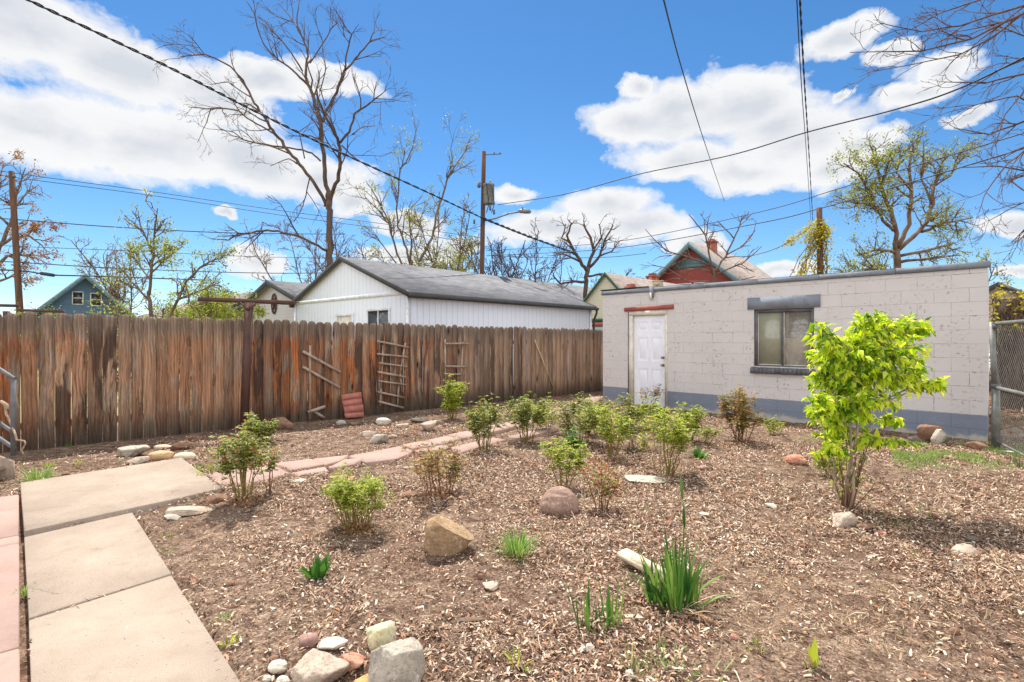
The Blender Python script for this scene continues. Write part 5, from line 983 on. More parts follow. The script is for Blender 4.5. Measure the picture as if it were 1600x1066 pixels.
# small pebbles and clods
b_ = MB(); V0, F0 = ico(2); x, y = scatter(700, 1.95, 9.5)
for i in range(len(x)):
    s = rs.uniform(.006, .022) * (1 + .1 * y[i]); b_.add(V0 * rs.uniform(.6, 1.2, (1, 3)) * s * (1 + rs.randn(len(V0), 1) * .08) + np.array((x[i], y[i], gz1(x[i], y[i]) + s * .3)), F0)
tag(b_.build('pebbles', RM['brown']), 'small clods and pebbles scattered through the mulch', None, kind='stuff')

# ------------------------------------------------------------------ plants
def ground_thing(name, label, cat, px, py, group=None):
    x, y = G(px, py); return thing(name, label, cat, (x, y, gz1(x, y)), 0, group), y
_pl = [0]
def bush(px, py, top, hw, leaf, label, n=14, per=130, size=.035, cane='cane', bare=.35, shapef=.8, red=0, up=1.0, name='rose_bush', cat='rose bush', tw=.55, wf=.55, roots=.10):
    """canes fanning from the crown, side shoots carrying clusters of small leaves"""
    _pl[0] += 1; q = np.random.RandomState(300 + _pl[0]); t, Y = ground_thing(name, label, cat, px, py); H = CH - (top - HZ) / F * Y; Wd = hw * Y / F; mb = MB(); tips = []; tops = []
    for i in range(n):
        a = q.rand() * 6.28; rr = q.rand() ** .5; b0 = np.array((math.cos(a), math.sin(a), 0)) * roots * rr * (Wd / .25) * .6; h = H * q.uniform(.62, 1.0) * (1.0 if rr < .6 else .86)
        tip = np.array((math.cos(a) * rr * Wd * .92, math.sin(a) * rr * Wd * .92, h)); m_ = (b0 + tip) / 2 + np.array((math.cos(a), math.sin(a), 0)) * Wd * .08 * q.randn() + np.array((0, 0, h * .07))
        u = np.linspace(0, 1, 7)[:, None]; p = b0 * (1 - u) ** 2 + 2 * m_ * u * (1 - u) + tip * u ** 2; p[1:] += q.randn(6, 3) * Wd * .035; p[0, 2] = -.03
        r0 = q.uniform(.003, .0055) * (1 + .4 * (H > .6)); mb.tube(p, np.linspace(r0, r0 * .45, 7), 5, cap=False); st = int(len(p) * bare); tips.append(np.repeat(p[max(1, st + 1):], 1, 0)); tops.append(p[-2:])
        for j in range(q.randint(2, 5)):
            f = q.uniform(bare, .95) * 6; k = int(f); s = p[k] + (p[min(k + 1, 6)] - p[k]) * (f - k); d = np.array((q.randn() + math.cos(a) * .6, q.randn() + math.sin(a) * .6, .9 * up)); L = q.uniform(.25, .6) * Wd * tw * 1.6
            c = wander(s, d, L, 4, q, .25, .05); mb.tube(c, np.linspace(r0 * .5, .0012, 4), 4, cap=False); tips.append(c[1:])
            if q.rand() < .4: tops.append(c[-2:])
    mb.build('cane', M[cane], t, True); c = MB(); T = np.concatenate(tips); nl = int(per * n * 2.9)
    # leaves sit in little sprays of five along the shoots
    ns = nl // 5; ctr = T[q.randint(0, len(T), ns)] + q.randn(ns, 3) * size * .7; dr = q.randn(ns, 3); dr[:, 2] = np.abs(dr[:, 2]) * .4; dr /= np.linalg.norm(dr, axis=1)[:, None]
    sd = np.cross(dr, (0, 0, 1.0)); sd /= np.linalg.norm(sd, axis=1)[:, None] + 1e-6
    for k, (f, s) in enumerate(((1.1, 0), (.65, 1), (.65, -1), (.2, 1), (.2, -1))):
        L = size * q.uniform(.6, 1.15, ns); nrm = np.tile((0, 0, 1.0), (ns, 1)) + q.randn(ns, 3) * .45; c.leaves(ctr + dr * size * f * .8, dr * (1 if s == 0 else .5) + sd * s, nrm, L, L * wf)
    if red:
        T2 = np.concatenate(tops); nr = red; p = T2[q.randint(0, len(T2), nr)] + q.randn(nr, 3) * size * .8; D = q.randn(nr, 3); D[:, 2] += .5; L = size * q.uniform(.6, 1.1, nr); c.leaves(p, D, q.randn(nr, 3), L, L * .45, m=1)
    c.build('foliage', [M[leaf], M['lf_red']], t)
    return t
bush(382, 786, 652, 46, 'lf_rose', 'leggy rose bush with red tips rising from the bed by the slab corner', n=15, per=58, size=.036, red=110, bare=.42)
bush(420, 775, 690, 16, 'lf_rose', 'small side rose with red new leaves right of the leggy rose', n=4, per=35, size=.034, red=70, bare=.5, cane='cane2')
bush(558, 828, 738, 52, 'lf_lime', 'dense flat topped lime bush on many straight thin stems', n=34, per=62, size=.026, bare=.58, name='spirea_bush', cat='bush', cane='cane', roots=.16, wf=.4)
bush(690, 776, 690, 56, 'lf_mix', 'low bronze leaved rose clump left of the granite boulder', n=18, per=34, size=.034, red=120, bare=.35, cane='cane2', roots=.2)
bush(757, 706, 625, 34, 'lf_rose', 'green rose bush beside the pink path, left of the middle pair', n=12, per=90, size=.04, red=20, bare=.35)
bush(824, 692, 614, 36, 'lf_rose', 'upright green rose bush at the far edge of the pink path', n=13, per=85, size=.042, red=26, bare=.38)
bush(705, 657, 588, 26, 'lf_lime', 'tall narrow lime bush growing close to the fence under the second ladder', n=12, per=110, size=.045, bare=.25)
bush(880, 757, 676, 36, 'lf_lime', 'airy lime rose right behind the granite boulder', n=10, per=60, size=.036, bare=.35, red=15)
bush(905, 694, 624, 46, 'lf_rose', 'wide green rose in the middle of the back row', n=14, per=75, size=.042, red=40, bare=.3, cane='cane2')
bush(956, 714, 636, 34, 'lf_lime', 'thin stemmed light green rose in front of the shed door', n=10, per=62, size=.04, red=30, bare=.4)
bush(1042, 742, 630, 50, 'lf_lime', 'vase shaped rose with arching stems left of the green rosette', n=14, per=62, size=.038, bare=.5, red=14)
bush(940, 800, 728, 34, 'lf_mix', 'dark red leaved rose touching the granite boulder', n=10, per=22, size=.034, red=90, bare=.35, cane='cane2')
bush(1158, 692, 598, 36, 'lf_mix', 'bronze pink rose against the shed wall below the window', n=16, per=95, size=.04, red=70, bare=.3, cane='cane2')
bush(1008, 640, 600, 34, 'lf_mix', 'straggly pink tipped rose in front of the white door', n=8, per=26, size=.04, red=16, bare=.45)
bush(985, 668, 622, 42, 'lf_rose', 'low green rose just below the white door', n=12, per=70, size=.042, red=40, bare=.25)
bush(935, 680, 634, 26, 'lf_lime', 'small lime rose between the wide green rose and the thin stemmed one', n=8, per=60, size=.04, bare=.3)
bush(1076, 690, 636, 28, 'lf_lime', 'lime rose behind the vase shaped one, near the shed wall', n=9, per=75, size=.042, bare=.3, red=10)
bush(404, 696, 655, 26, 'lf_rose', 'low green plant with red tips by the clothes post foot', n=9, per=70, size=.045, red=36, bare=.2)
bush(893, 712, 668, 20, 'lf_iris', 'low fresh green plant in front of the wide green rose', n=7, per=55, size=.036, bare=.2)
bush(1205, 680, 655, 20, 'lf_lime', 'small green seedling right of the bronze pink rose', n=6, per=24, size=.04, bare=.2)
bush(852, 676, 628, 30, 'lf_lime', 'lime green rose by the path bend behind the airy lime rose', n=10, per=60, size=.04, bare=.3, red=14)
bush(990, 704, 650, 30, 'lf_rose', 'olive green rose right of the thin stemmed one', n=9, per=50, size=.04, bare=.35, red=24)
bush(1020, 672, 630, 34, 'lf_lime', 'yellow green rose in front of the door corner', n=11, per=60, size=.042, bare=.3, red=20)
bush(915, 664, 622, 36, 'lf_rose', 'hazy green rose at the very back by the corner of the shed', n=12, per=60, size=.044, bare=.3, red=40, cane='cane2')
bush(1100, 700, 668, 20, 'lf_rose', 'short bronze green seedling rose near the shed wall', n=6, per=36, size=.036, bare=.3, red=16, cane='cane2')
bush(1300, 745, 690, 26, 'lf_lime', 'low lime shoots left of the young tree foot', n=9, per=34, size=.034, bare=.25, name='sapling', cat='sapling')
for px, py, s, h, lb in ((690, 777, 52, 20, 'litter of orange brown leaves under the bronze rose clump'), (560, 832, 30, 16, 'rusty dead leaves around the foot of the dense lime bush'), (950, 722, 44, 16, 'orange leaf litter under the thin stemmed rose'), (1158, 694, 30, 14, 'brown leaf litter under the bronze pink rose'), (382, 792, 30, 12, 'reddish dead leaves at the foot of the leggy rose')):
    x, y = G(px, py); q = np.random.RandomState(px); W0 = s * y / F; c = MB(); n = 260; a = q.rand(n) * 6.28; r = q.rand(n) ** .6; p = np.stack([x + np.cos(a) * r * W0, y + np.sin(a) * r * W0 * .8, gz1(x, y) + .01 + .06 * (1 - r) * q.rand(n)], 1)
    c.leaves(p, q.randn(n, 3) * (1, 1, .3), q.randn(n, 3) * .5 + (0, 0, 1), q.uniform(.02, .045, n), .016); tag(c.build('leaf_litter', M['lf_brown']), lb, None, kind='stuff')
def blades(name, label, cat, px, py, spec, leaf, scale=1.0, parts=None, seed=0, dry=0):
    """strap leaved clump; spec rows: (count, length, width, lean, base radius)"""
    q = np.random.RandomState(500 + px + seed); t, Y = ground_thing(name, label, cat, px, py); mb = MB()
    def blade(mb, n, L0, Wd, lean, rad, arch=.6, off=(0, 0)):
        for i in range(n):
            a = q.rand() * 6.28; L = L0 * q.uniform(.55, 1.1); b0 = np.array((math.cos(a) * rad * q.rand() + off[0], math.sin(a) * rad * q.rand() + off[1], -.01)); le = lean * q.uniform(.2, 1.3); d = np.array((math.cos(a) * math.sin(le), math.sin(a) * math.sin(le), math.cos(le)))
            k = 7; u = np.linspace(0, 1, k); bend = arch * le * 1.4; pts = []
            p = b0.copy()
            for j in range(k):
                pts.append(p.copy()); la = min(le + bend * u[j] ** 1.5, 2.5); p = p + np.array((math.cos(a) * math.sin(la), math.sin(a) * math.sin(la), math.cos(la))) * L / (k - 1)
            pts = np.array(pts); tw_ = a + 1.57 + q.randn() * .5; s = np.array((math.cos(tw_), math.sin(tw_), 0)); wv = Wd * q.uniform(.7, 1.2) * np.minimum(1, (1 - u) * 2.6) * (.55 + .45 * np.minimum(1, u * 4)) / 2
            fo = np.array((math.cos(a), math.sin(a), .2)) * wv[:, None] * .35; V = np.stack([pts - s * wv[:, None] , pts + fo, pts + s * wv[:, None]], 1).reshape(-1, 3); Fq = []
            for j in range(k - 1):
                for c in range(2): Fq.append((3 * j + c, 3 * j + c + 1, 3 * j + 4 + c, 3 * j + 3 + c))
            mb.add(V, Fq)
    for sp_ in spec: blade(mb, *sp_)
    mb.build('leaves', M[leaf], t, True)
    if dry: m2 = MB(); blade(m2, dry, spec[0][1] * .7, spec[0][2] * .8, 1.25, spec[0][4], .5); m2.build('dry_leaves', M['lf_dry'], t, True)
    return t
it = blades('iris', 'big iris clump with tall blades and one budding stem in front right', 'iris', 1058, 945, [(30, .42, .018, .38, .10), (24, .32, .022, .65, .10, .9), (16, .30, .020, .3, .05, .6, (-.11, .05)), (8, .36, .02, .15, .03, .3, (.09, 0))], 'lf_iris', dry=14)
b_ = MB(); st = np.array([(.0, .0, 0), (.02, 0, .2), (.035, 0, .36), (.04, .0, .50), (.028, 0, .62)]); b_.tube(st, [.004, .004, .004, .003, .003], 6); b_.tube([(.04, 0, .44), (.037, 0, .48), (.036, 0, .53), (.037, 0, .56)], [.003, .009, .007, .002], 7); b_.tube([(.028, 0, .60), (.025, 0, .64), (.023, 0, .69), (.02, 0, .72)], [.003, .009, .007, .001], 7); b_.build('flower_stem', M['lf_iris'], it, True)
blades('iris', 'smaller iris clump of thin upright blades left of the big one', 'iris', 935, 985, [(11, .26, .015, .22, .05, .3, (-.05, 0)), (12, .26, .015, .25, .05, .3, (.06, .02)), (7, .16, .013, .9, .07)], 'lf_iris', dry=3)
blades('grass_tuft', 'bright green grass tuft right of the tan boulder', 'grass', 808, 868, [(150, .22, .0055, .55, .07, .9), (60, .18, .005, .9, .09, .9)], 'lf_grass', dry=40)
blades('broad_leaf_plant', 'dark green plant with broad pointed leaves in the left foreground', 'plant', 496, 903, [(16, .16, .042, .55, .05, .5), (10, .13, .036, .25, .04, .3)], 'lf_dark')
blades('green_rosette', 'small bright green rosette in the open mulch by the vase shaped rose', 'plant', 1093, 719, [(18, .17, .06, .8, .04, .5)], 'lf_iris')
blades('sprout', 'single green tulip like shoot near the bottom right', 'shoot', 1270, 1040, [(2, .16, .03, .12, .01, .1), (4, .07, .015, .9, .03)], 'lf_lime', dry=3)
blades('sprout', 'tiny green shoot in bare mulch at the right', 'shoot', 1409, 995, [(4, .05, .01, .3, .01)], 'lf_dark')
blades('grass_tuft', 'pale grass tuft on the edge of the slab at the left', 'grass', 62, 752, [(110, .20, .006, .9, .12, .8), (50, .14, .006, .5, .10)], 'lf_grass', dry=40)
blades('weed', 'green weed in the crack beside the concrete walk', 'weed', 38, 928, [(26, .07, .006, .8, .02)], 'lf_grass')
for i, (px, py, L, n, lf, lb) in enumerate(((350, 968, .06, 22, 'lf_grass', 'pale weed at the edge of the walk, upper of two'), (358, 1002, .06, 18, 'lf_lime', 'light green weed at the edge of the walk, lower of two'), (258, 838, .06, 14, 'lf_lime', 'tiny weed beside the inner corner of the walk'), (262, 860, .05, 12, 'lf_grass', 'tiny grey green weed right of the walk below the corner'), (80, 694, .16, 20, 'lf_dark', 'green weed at the fence foot on the left'), (110, 700, .10, 16, 'lf_iris', 'small weed at the fence foot right of the taller one'), (97, 716, .07, 16, 'lf_iris', 'small weed in bare soil behind the slab'), (120, 727, .07, 22, 'lf_lime', 'flat light green weed just behind the slab'), (76, 731, .09, 26, 'lf_lime', 'bright flat weed behind the slab left corner'), (193, 722, .08, 14, 'lf_grass', 'weed in front of the long grey rock'),
      (330, 741, .10, 50, 'lf_lime', 'spreading bright weed between slab and pink path'), (312, 738, .08, 24, 'lf_iris', 'green weed at the slab far corner'), (532, 652, .16, 12, 'lf_lime', 'light green weed left of the leaning red slab'), (568, 648, .26, 12, 'lf_iris', 'upright green weed right of the leaning red slab'), (808, 1040, .09, 14, 'lf_lime', 'yellow green weed in the front mulch'), (988, 1056, .12, 14, 'lf_rose', 'leafy seedling at the bottom edge'), (1055, 1052, .09, 60, 'lf_grass', 'pale creeping weed patch at the bottom edge'), (540, 846, .06, 14, 'lf_iris', 'small green weed at the foot of the dense lime bush'),
      (1475, 694, .16, 14, 'lf_iris', 'green weed against the shed foot between rocks'), (1592, 732, .22, 22, 'lf_dark', 'leafy green plant with a white flower at the right edge'), (1512, 712, .07, 90, 'lf_grass', 'patch of short grass near the gate post'), (1465, 716, .06, 90, 'lf_grass', 'strip of short grass in front of the shed corner'), (1540, 694, .10, 20, 'lf_lime', 'weed in the gap beside the gate post'), (1150, 845, .04, 14, 'lf_grass', 'sparse pale weed in the mulch right of the iris stem'), (1440, 800, .08, 40, 'lf_iris', 'grass growing in the shade of the little tree'), (1390, 812, .09, 50, 'lf_iris', 'green weeds in the shade left of the shaded grass'), (1262, 690, .10, 40, 'lf_grass', 'pale grass between the bronze pink rose and the little tree'), (1180, 1010, .07, 12, 'lf_lime', 'thin weed right of the big iris'), (890, 690, .16, 24, 'lf_lime', 'tall grass blades within the back roses'), (1010, 800, .06, 16, 'lf_grass', 'pale weed right of the dark red leaved rose'), (995, 618, .12, 12, 'lf_iris', 'small green plant at the shed door foot'), (640, 640+30, .05, 12, 'lf_lime', 'tiny weed behind the pink path'), (1330, 980, .05, 40, 'lf_dry', 'dry yellow grass patch in the right foreground'), (1220, 905, .05, 50, 'lf_dry', 'straw coloured grass patch right of the big iris'), (1120, 870, .05, 50, 'lf_dry', 'dry blond grass right behind the big iris'), (1425, 870, .05, 30, 'lf_grass', 'pale weed between little tree shade and slate piece'))):
    flat = n >= 40
    blades('weed', lb, 'weed', px, py, [(n, L, .006 if lf != 'lf_lime' else .012, .9, (.22 if flat else .035), .5)], lf, seed=i)
x, y = G(1578, 728); wf = thing('white_flower', 'single white bloom by the leafy plant at the right edge', 'flower', (x, y, gz1(x, y))); q = np.random.RandomState(4)
c = MB(); n = 14; a = np.linspace(0, 6.28, n); c.leaves(np.tile((0, 0, .14), (n, 1)), np.stack([np.cos(a), np.sin(a), .5 + 0 * a], 1), np.tile((0, 0, 1.0), (n, 1)), .04, .02); c.build('petal', M['white_fl'], wf); c = MB(); c.tube([(0, 0, 0), (.01, 0, .08), (0, 0, .14)], .003, 5); c.build('stem', M['cane'], wf)

# ---- sparse dry and green grass fibres over the right of the yard
b_ = MB(); n = 9000; y = rs.uniform(2.4, 8.6, n); x = rs.uniform(.2, 1.0, n) * (y * 1.0); k = (vn(x, y + 20, 1.5, 3) > .52) & ~onpave(x, y) & ~inpoly(x, y, shed_poly); x, y = x[k], y[k]; n = len(x)
D = rs.randn(n, 3); D[:, 2] = np.abs(D[:, 2]) * .5 + .25; b_.leaves(np.stack([x, y, gz(x, y)], 1), D, rs.randn(n, 3), rs.uniform(.025, .07, n), .003, 0)
tag(b_.build('dry_grass', M['lf_dry']), 'thin straw coloured grass through the mulch on the right', None, kind='stuff')
b_ = MB(); n = 8000; px = rs.uniform(1395, 1640, n); py = rs.normal(713, 10, n); yy = CH * F / (np.clip(py, 696, 760) - HZ); x = (px - 800) / F * yy; k = ~inpoly(x, yy, shed_poly) & (vn(x, yy, 2.5, 2) > .40); x, yy = x[k], yy[k]; n = len(x)
D = rs.randn(n, 3) * .5; D[:, 2] = 1; b_.leaves(np.stack([x, yy, gz(x, yy)], 1), D, rs.randn(n, 3), rs.uniform(.03, .08, n), .005, 0)
tag(b_.build('grass', M['lf_grass']), 'thin green grass between the mulch and the shed corner', None, kind='stuff')

# ------------------------------------------------------------------ bright little tree
x0, y0 = G(1322, 792); lt_ = thing('young_tree', 'young tree with glowing yellow green drooping leaves in front of the shed window', 'tree', (x0, y0, gz1(x0, y0))); q = np.random.RandomState(21); org = np.array((x0, y0, 0)); mb = MB()
cl = [(1355,500,20,20,0,60),(1400,505,44,22,.1,150),(1436,515,18,18,.1,60),(1285,522,24,26,-.1,80),(1335,545,56,34,.0,210),(1400,555,52,32,-.1,190),(1290,590,32,24,.15,110),(1340,595,58,34,.1,210),(1400,592,50,24,-.15,130),(1448,598,36,12,0,80),(1470,600,14,9,0,24),
      (1276,632,22,24,-.1,80),(1305,668,28,34,.1,120),(1330,640,46,26,.0,130),(1392,654,28,8,.1,36),(1400,690,32,7,-.1,30),(1356,688,36,14,0,50),(1300,700,34,16,-.15,60),(1285,560,24,18,.2,60),(1360,520,30,22,.2,80),(1425,575,30,18,.2,60),(1330,575,52,40,0,150),(1310,620,40,30,.1,110),(1350,622,50,26,-.1,120),(1380,530,50,30,.15,110),(1300,550,36,34,0,90)]
main = []
for i, (sx, tx, ty, dy) in enumerate(((0, 1338, 600, 0), (-.04, 1300, 640, .1), (.03, 1345, 560, -.05), (.05, 1360, 640, .08), (-.06, 1290, 690, -.12), (-.02, 1325, 590, .15), (.02, 1318, 700, -.1))):
    a = np.array((sx, q.uniform(-.05, .05), -.03)); b = AT(tx, ty, y0 + dy) - org; u = np.linspace(0, 1, 7)[:, None]; p = a * (1 - u) + b * u; p[1:-1] += q.randn(5, 3) * .018; r = (.0125 if i in (0, 2) else .0075); mb.tube(p, np.linspace(r, r * .55, 7), 7); main.append(p)
allm = np.concatenate(main); LP, LD = [], []; c = MB()
for (px, py, rx, ry, dy, n) in cl:
    ct = AT(px, py, y0 + dy) - org; low = allm[allm[:, 2] < ct[2] + .02]; low = low if len(low) else allm; j = np.argmin(np.linalg.norm(low - ct, axis=1) + .25 * np.abs(low[:, 2] - ct[2] + .2)); s = low[j]
    u = np.linspace(0, 1, 6)[:, None]; m_ = (s + ct) / 2 + np.array((0, 0, .06)); p = s * (1 - u) ** 2 + 2 * m_ * u * (1 - u) + ct * u ** 2; mb.tube(p, np.linspace(.007, .003, 6), 5)
    Rx, Rz = rx * y0 / F * 1.14, ry * y0 / F * 1.12
    for k in range(max(5, n // 4)):
        e = q.randn(3); e /= np.linalg.norm(e); e *= q.rand() ** .4; tp = ct + e * np.array((Rx, max(Rx * .8, .09), Rz)); s2 = p[q.randint(2, 6)]; tw = np.array([s2, (s2 + tp) / 2 + (0, 0, .025), tp]); mb.tube(tw, [.003, .002, .0013], 4, cap=False); dd = unit(tp - s2 + np.array((0, 0, -.02)))
        m2 = 11; f = q.uniform(.25, 1.0, m2)[:, None]; P_ = tw[0] * (1 - f) ** 2 + 2 * tw[1] * f * (1 - f) + tw[2] * f ** 2; D_ = dd * .5 + q.randn(m2, 3) * .55; D_[:, 2] -= .55; LP.append(P_); LD.append(D_)
mb.build('trunk', M['weathered'], lt_, True); LP = np.concatenate(LP); LD = np.concatenate(LD); n = len(LP); L = q.uniform(.04, .098, n); c.leaves(LP, LD, q.randn(n, 3) * .6 + (0, 0, 1), L, L * q.uniform(.34, .5, n), q.uniform(.1, .4)); c.build('crown', M['lf_tree'], lt_)
# basal shoots
c = MB(); mb = MB()
for i in range(26):
    a = q.rand() * 6.28; b0 = np.array((math.cos(a), math.sin(a), 0)) * .06 * q.rand(); tp = np.array((math.cos(a) * q.uniform(.05, .24), math.sin(a) * q.uniform(.05, .22), q.uniform(.2, .6))); u = np.linspace(0, 1, 5)[:, None]; p = b0 * (1 - u) + tp * u + q.randn(5, 3) * .008; mb.tube(p, np.linspace(.0045, .002, 5), 5, cap=False)
    n = 6; P_ = p[q.randint(2, 5, n)] + q.randn(n, 3) * .012; D_ = q.randn(n, 3); D_[:, 2] -= .1; L = q.uniform(.03, .055, n); c.leaves(P_, D_, q.randn(n, 3) + (0, 0, 1), L, L * .4)
mb.build('sucker', M['cane2'], lt_, True); c.build('low_leaves', M['lf_lime'], lt_)

# ------------------------------------------------------------------ things on and by the fence
def sticks(name, label, cat, segs, group=None, off=.03, mat='weathered', r=.017):
    p0 = FP(*segs[0][:2], off); t = thing(name, label, cat, (p0[0], p0[1], 0), 0, group) if len(segs) > 1 else None; o0 = np.array((p0[0], p0[1], 0)); ob = None
    for sg in segs:
        a = FP(sg[0], sg[1], off + (sg[6] if len(sg) > 6 else 0)) - o0; b = FP(sg[2], sg[3], off + (sg[6] if len(sg) > 6 else 0)) - o0; w_ = (sg[4] if len(sg) > 4 else 1) * r * 2; b_ = MB(); b_.bar(a, b, w_, w_ * .75, (FN[0], FN[1], 0)); ob = b_.build(sg[5] if len(sg) > 5 else name, M[mat], t)
        if t is None: ob.location = tuple(o0); tag(ob, label, cat, group)
    return t or ob
sticks('rustic_ladder', 'left grey stick ladder with seven rungs leaning on the fence', 'ladder', [(587,533,636,543,1,'rung',.03),(587,553,635,558,1.05,'rung',.03),(590,567,634,573,.9,'rung',.03),(588,581,631,589,1.15,'rung',.03),(590,595,631,601,.9,'rung',.03),(588,612,629,621,1.0,'rung',.03),(589,627,628,637,1.1,'rung',.03),
        (632,536,624,583,.9,'side_stick'),(624,583,627,612,.7,'side_stick'),(622,598,620,633,.9,'side_stick'),(594,607,593,634,.9,'side_stick'),(597,540,595,606,.6,'side_stick')])
sticks('rustic_ladder', 'right grey stick ladder half hidden by the lime bush at the fence', 'ladder', [(693,537,730,537,1.1,'rung',.03),(694,572,726,573,1,'rung',.03),(695,584,722,585,.9,'rung',.03),(694,530,695,612,1,'side_stick'),(722,534,718,612,.8,'side_stick'),(695,600,720,600,.8,'rung',.03)])
sticks('wooden_stick', 'upper of two grey sticks fixed slanting across the orange fence boards', 'stick', [(472, 549, 531, 582, 1.3)]); sticks('wooden_stick', 'lower of two grey sticks fixed slanting across the orange fence boards', 'stick', [(472, 573, 530, 606, 1.2)])
sticks('wooden_stick', 'thin upright stick crossing the slanting sticks on the fence', 'stick', [(484, 540, 484, 655, 1.0)], off=.012)
sticks('broken_trellis', 'two crossed broken sticks low on the fence left of the red slab', 'trellis', [(480,644,507,635,1.5,'stick'),(491,643,506,653,1.3,'stick',-.02)])
sticks('wooden_pole', 'thin pale pole leaning diagonally on the fence near the shed', 'pole', [(833, 531, 863, 606, .85)], off=.05, mat='lf_dry', r=.014)
# leaning red slab with overlapping courses
a = FP(534, 652, .16); c_ = FP(563, 650, .16); ta = FP(532, 617, .04); tc_ = FP(562, 612, .04); b_ = MB(); nb = 4; cut = (0, .22, .50, .76, 1.0)
for i in range(nb):
    f0, f1 = cut[i], cut[i + 1] - .025; lo0 = a + (ta - a) * f0; hi0 = a + (ta - a) * f1; lo1_ = c_ + (tc_ - c_) * f0; hi1 = c_ + (tc_ - c_) * f1; nrm = np.array((FN[0], FN[1], .2)); o1 = o2 = nrm * (.012 + .002 * (i % 2)); sh = FDv = np.array((FD[0], FD[1], 0)) * (.004 * ((i % 2) * 2 - 1))
    b_.hexa([lo0 + o1 + sh, lo1_ + o1 + sh, lo1_ - nrm * .012 + sh, lo0 - nrm * .012 + sh], [hi0 + o2 + sh, hi1 + o2 + sh, hi1 - nrm * .012 + sh, hi0 - nrm * .012 + sh])
nb_ = nrm * .004; b_.hexa([a + nb_, c_ + nb_, c_ - nrm * .02, a - nrm * .02], [ta + nb_, tc_ + nb_, tc_ - nrm * .02, ta - nrm * .02]); o = b_.build('red_slab', M['terracotta']); tag(o, 'pinkish red slab of four overlapping courses leaning on the fence', 'slab')
# clothes post
x, y = G(381, 662); y = 8.42; x = (381 - 800) / F * y; cp = thing('clothes_post', 'rusty brown T shaped clothes line post in front of the fence', 'clothes post', (x, y, gz1(x, y))); o0 = np.array((x, y, 0))
b_ = MB(); b_.bar((0, 0, -.1), AT(389, 474, y) - o0, .095, .095, (0, 1, 0)); b_.build('post', M['rust'], cp)
b_ = MB(); b_.bar(AT(310, 468.5, y - .15) - o0, AT(461, 474.5, y + .25) - o0, .065, .065, (0, 0, 1)); bm_ = b_.build('crossbar', M['rust'], cp)
b_ = MB(); b_.bar(AT(389, 486, y) - o0 + (0, -.052, 0), AT(401, 476, y) - o0 + (0, -.052, 0), .05, .01, (0, 1, 0)); b_.bar(AT(389, 486, y) - o0 + (0, -.052, 0), AT(378, 474, y) - o0 + (0, -.052, 0), .02, .01, (0, 1, 0)); b_.build('gusset', M['rust'], cp)
for xx in (316, 345, 430, 455): b_ = MB(); p = AT(xx, 468.5 + (xx - 310) * .04, y - .15 + (xx - 310) / 151 * .4) - o0; b_.tube([p + (0, 0, -.034), p + (0, 0, -.07), p + (.02, 0, -.08)], .006, 5); b_.build('hook', M['rust'], cp)
# small green and tan garden lantern
x, y = G(396, 668); y -= .1; ln = thing('garden_lantern', 'small green and tan lantern standing at the fence right of the clothes post', 'lantern', (x, y, gz1(x, y))); b_ = MB(); b_.tube([(0, 0, .0), (0, 0, .12)], .055, 8); b_.build('base', M['soilwall'], ln); b_ = MB(); b_.tube([(0, 0, .122), (0, 0, .2)], .045, 8); b_.build('glass', M['tealtrim'], ln); b_ = MB(); b_.tube([(0, 0, .202), (0, 0, .23), (0, 0, .26)], [.07, .065, .02], 8); b_.build('cap', M['soilwall'], ln)
# dark clothes line bar behind the fence, far left
cp2 = thing('iron_crossbar_post', 'dark iron bar on a post just behind the far left fence boards', 'post', tuple(AT(10, 530, 9.6)[:2]) + (0,)); o0 = np.array(tuple(AT(10, 530, 9.6)[:2]) + (0,)); b_ = MB(); b_.bar(AT(-60, 476, 9.6) - o0, AT(27, 478, 9.6) - o0, .05, .05); b_.bar(AT(12, 484, 9.6) - o0 + (0, .2, 0), AT(84, 486, 9.6) - o0 + (0, .2, 0), .05, .05); b_.build('bar', M['rust'], cp2); b_ = MB(); b_.bar((0, 0, 0), (0, 0, 1.95), .07, .07, (1, 0, 0)); b_.build('post', M['rust'], cp2)
# steps rail at the left edge
rl = thing('stair_railing', 'grey galvanised stair railing at the left edge of the picture', 'railing', (-5.25, 5.65, 0)); o0 = np.array((-5.25, 5.65, 0)); b_ = MB()
b_.tube([AT(21, 712, 5.65) - o0, AT(21, 592, 5.65) - o0], .024, 8); b_.build('post', M['dgreypaint'], rl)
b_ = MB(); b_.tube([np.array((-1.6, .35, 1.75)), np.array((-1.6, .35, .3))], .022, 8); b_.build('post', M['dgreypaint'], rl)
for (yy, dz) in ((591, 0), (676, 0), (700, 0)):
    b_ = MB(); p = AT(21, yy, 5.65) - o0; b_.tube([p + (.015, 0, -.01), p, p + np.array((-.4, .09, .20)), p + np.array((-1.6, .35, .78))], .02, 8); b_.build('rail', M['dgreypaint'], rl, True)
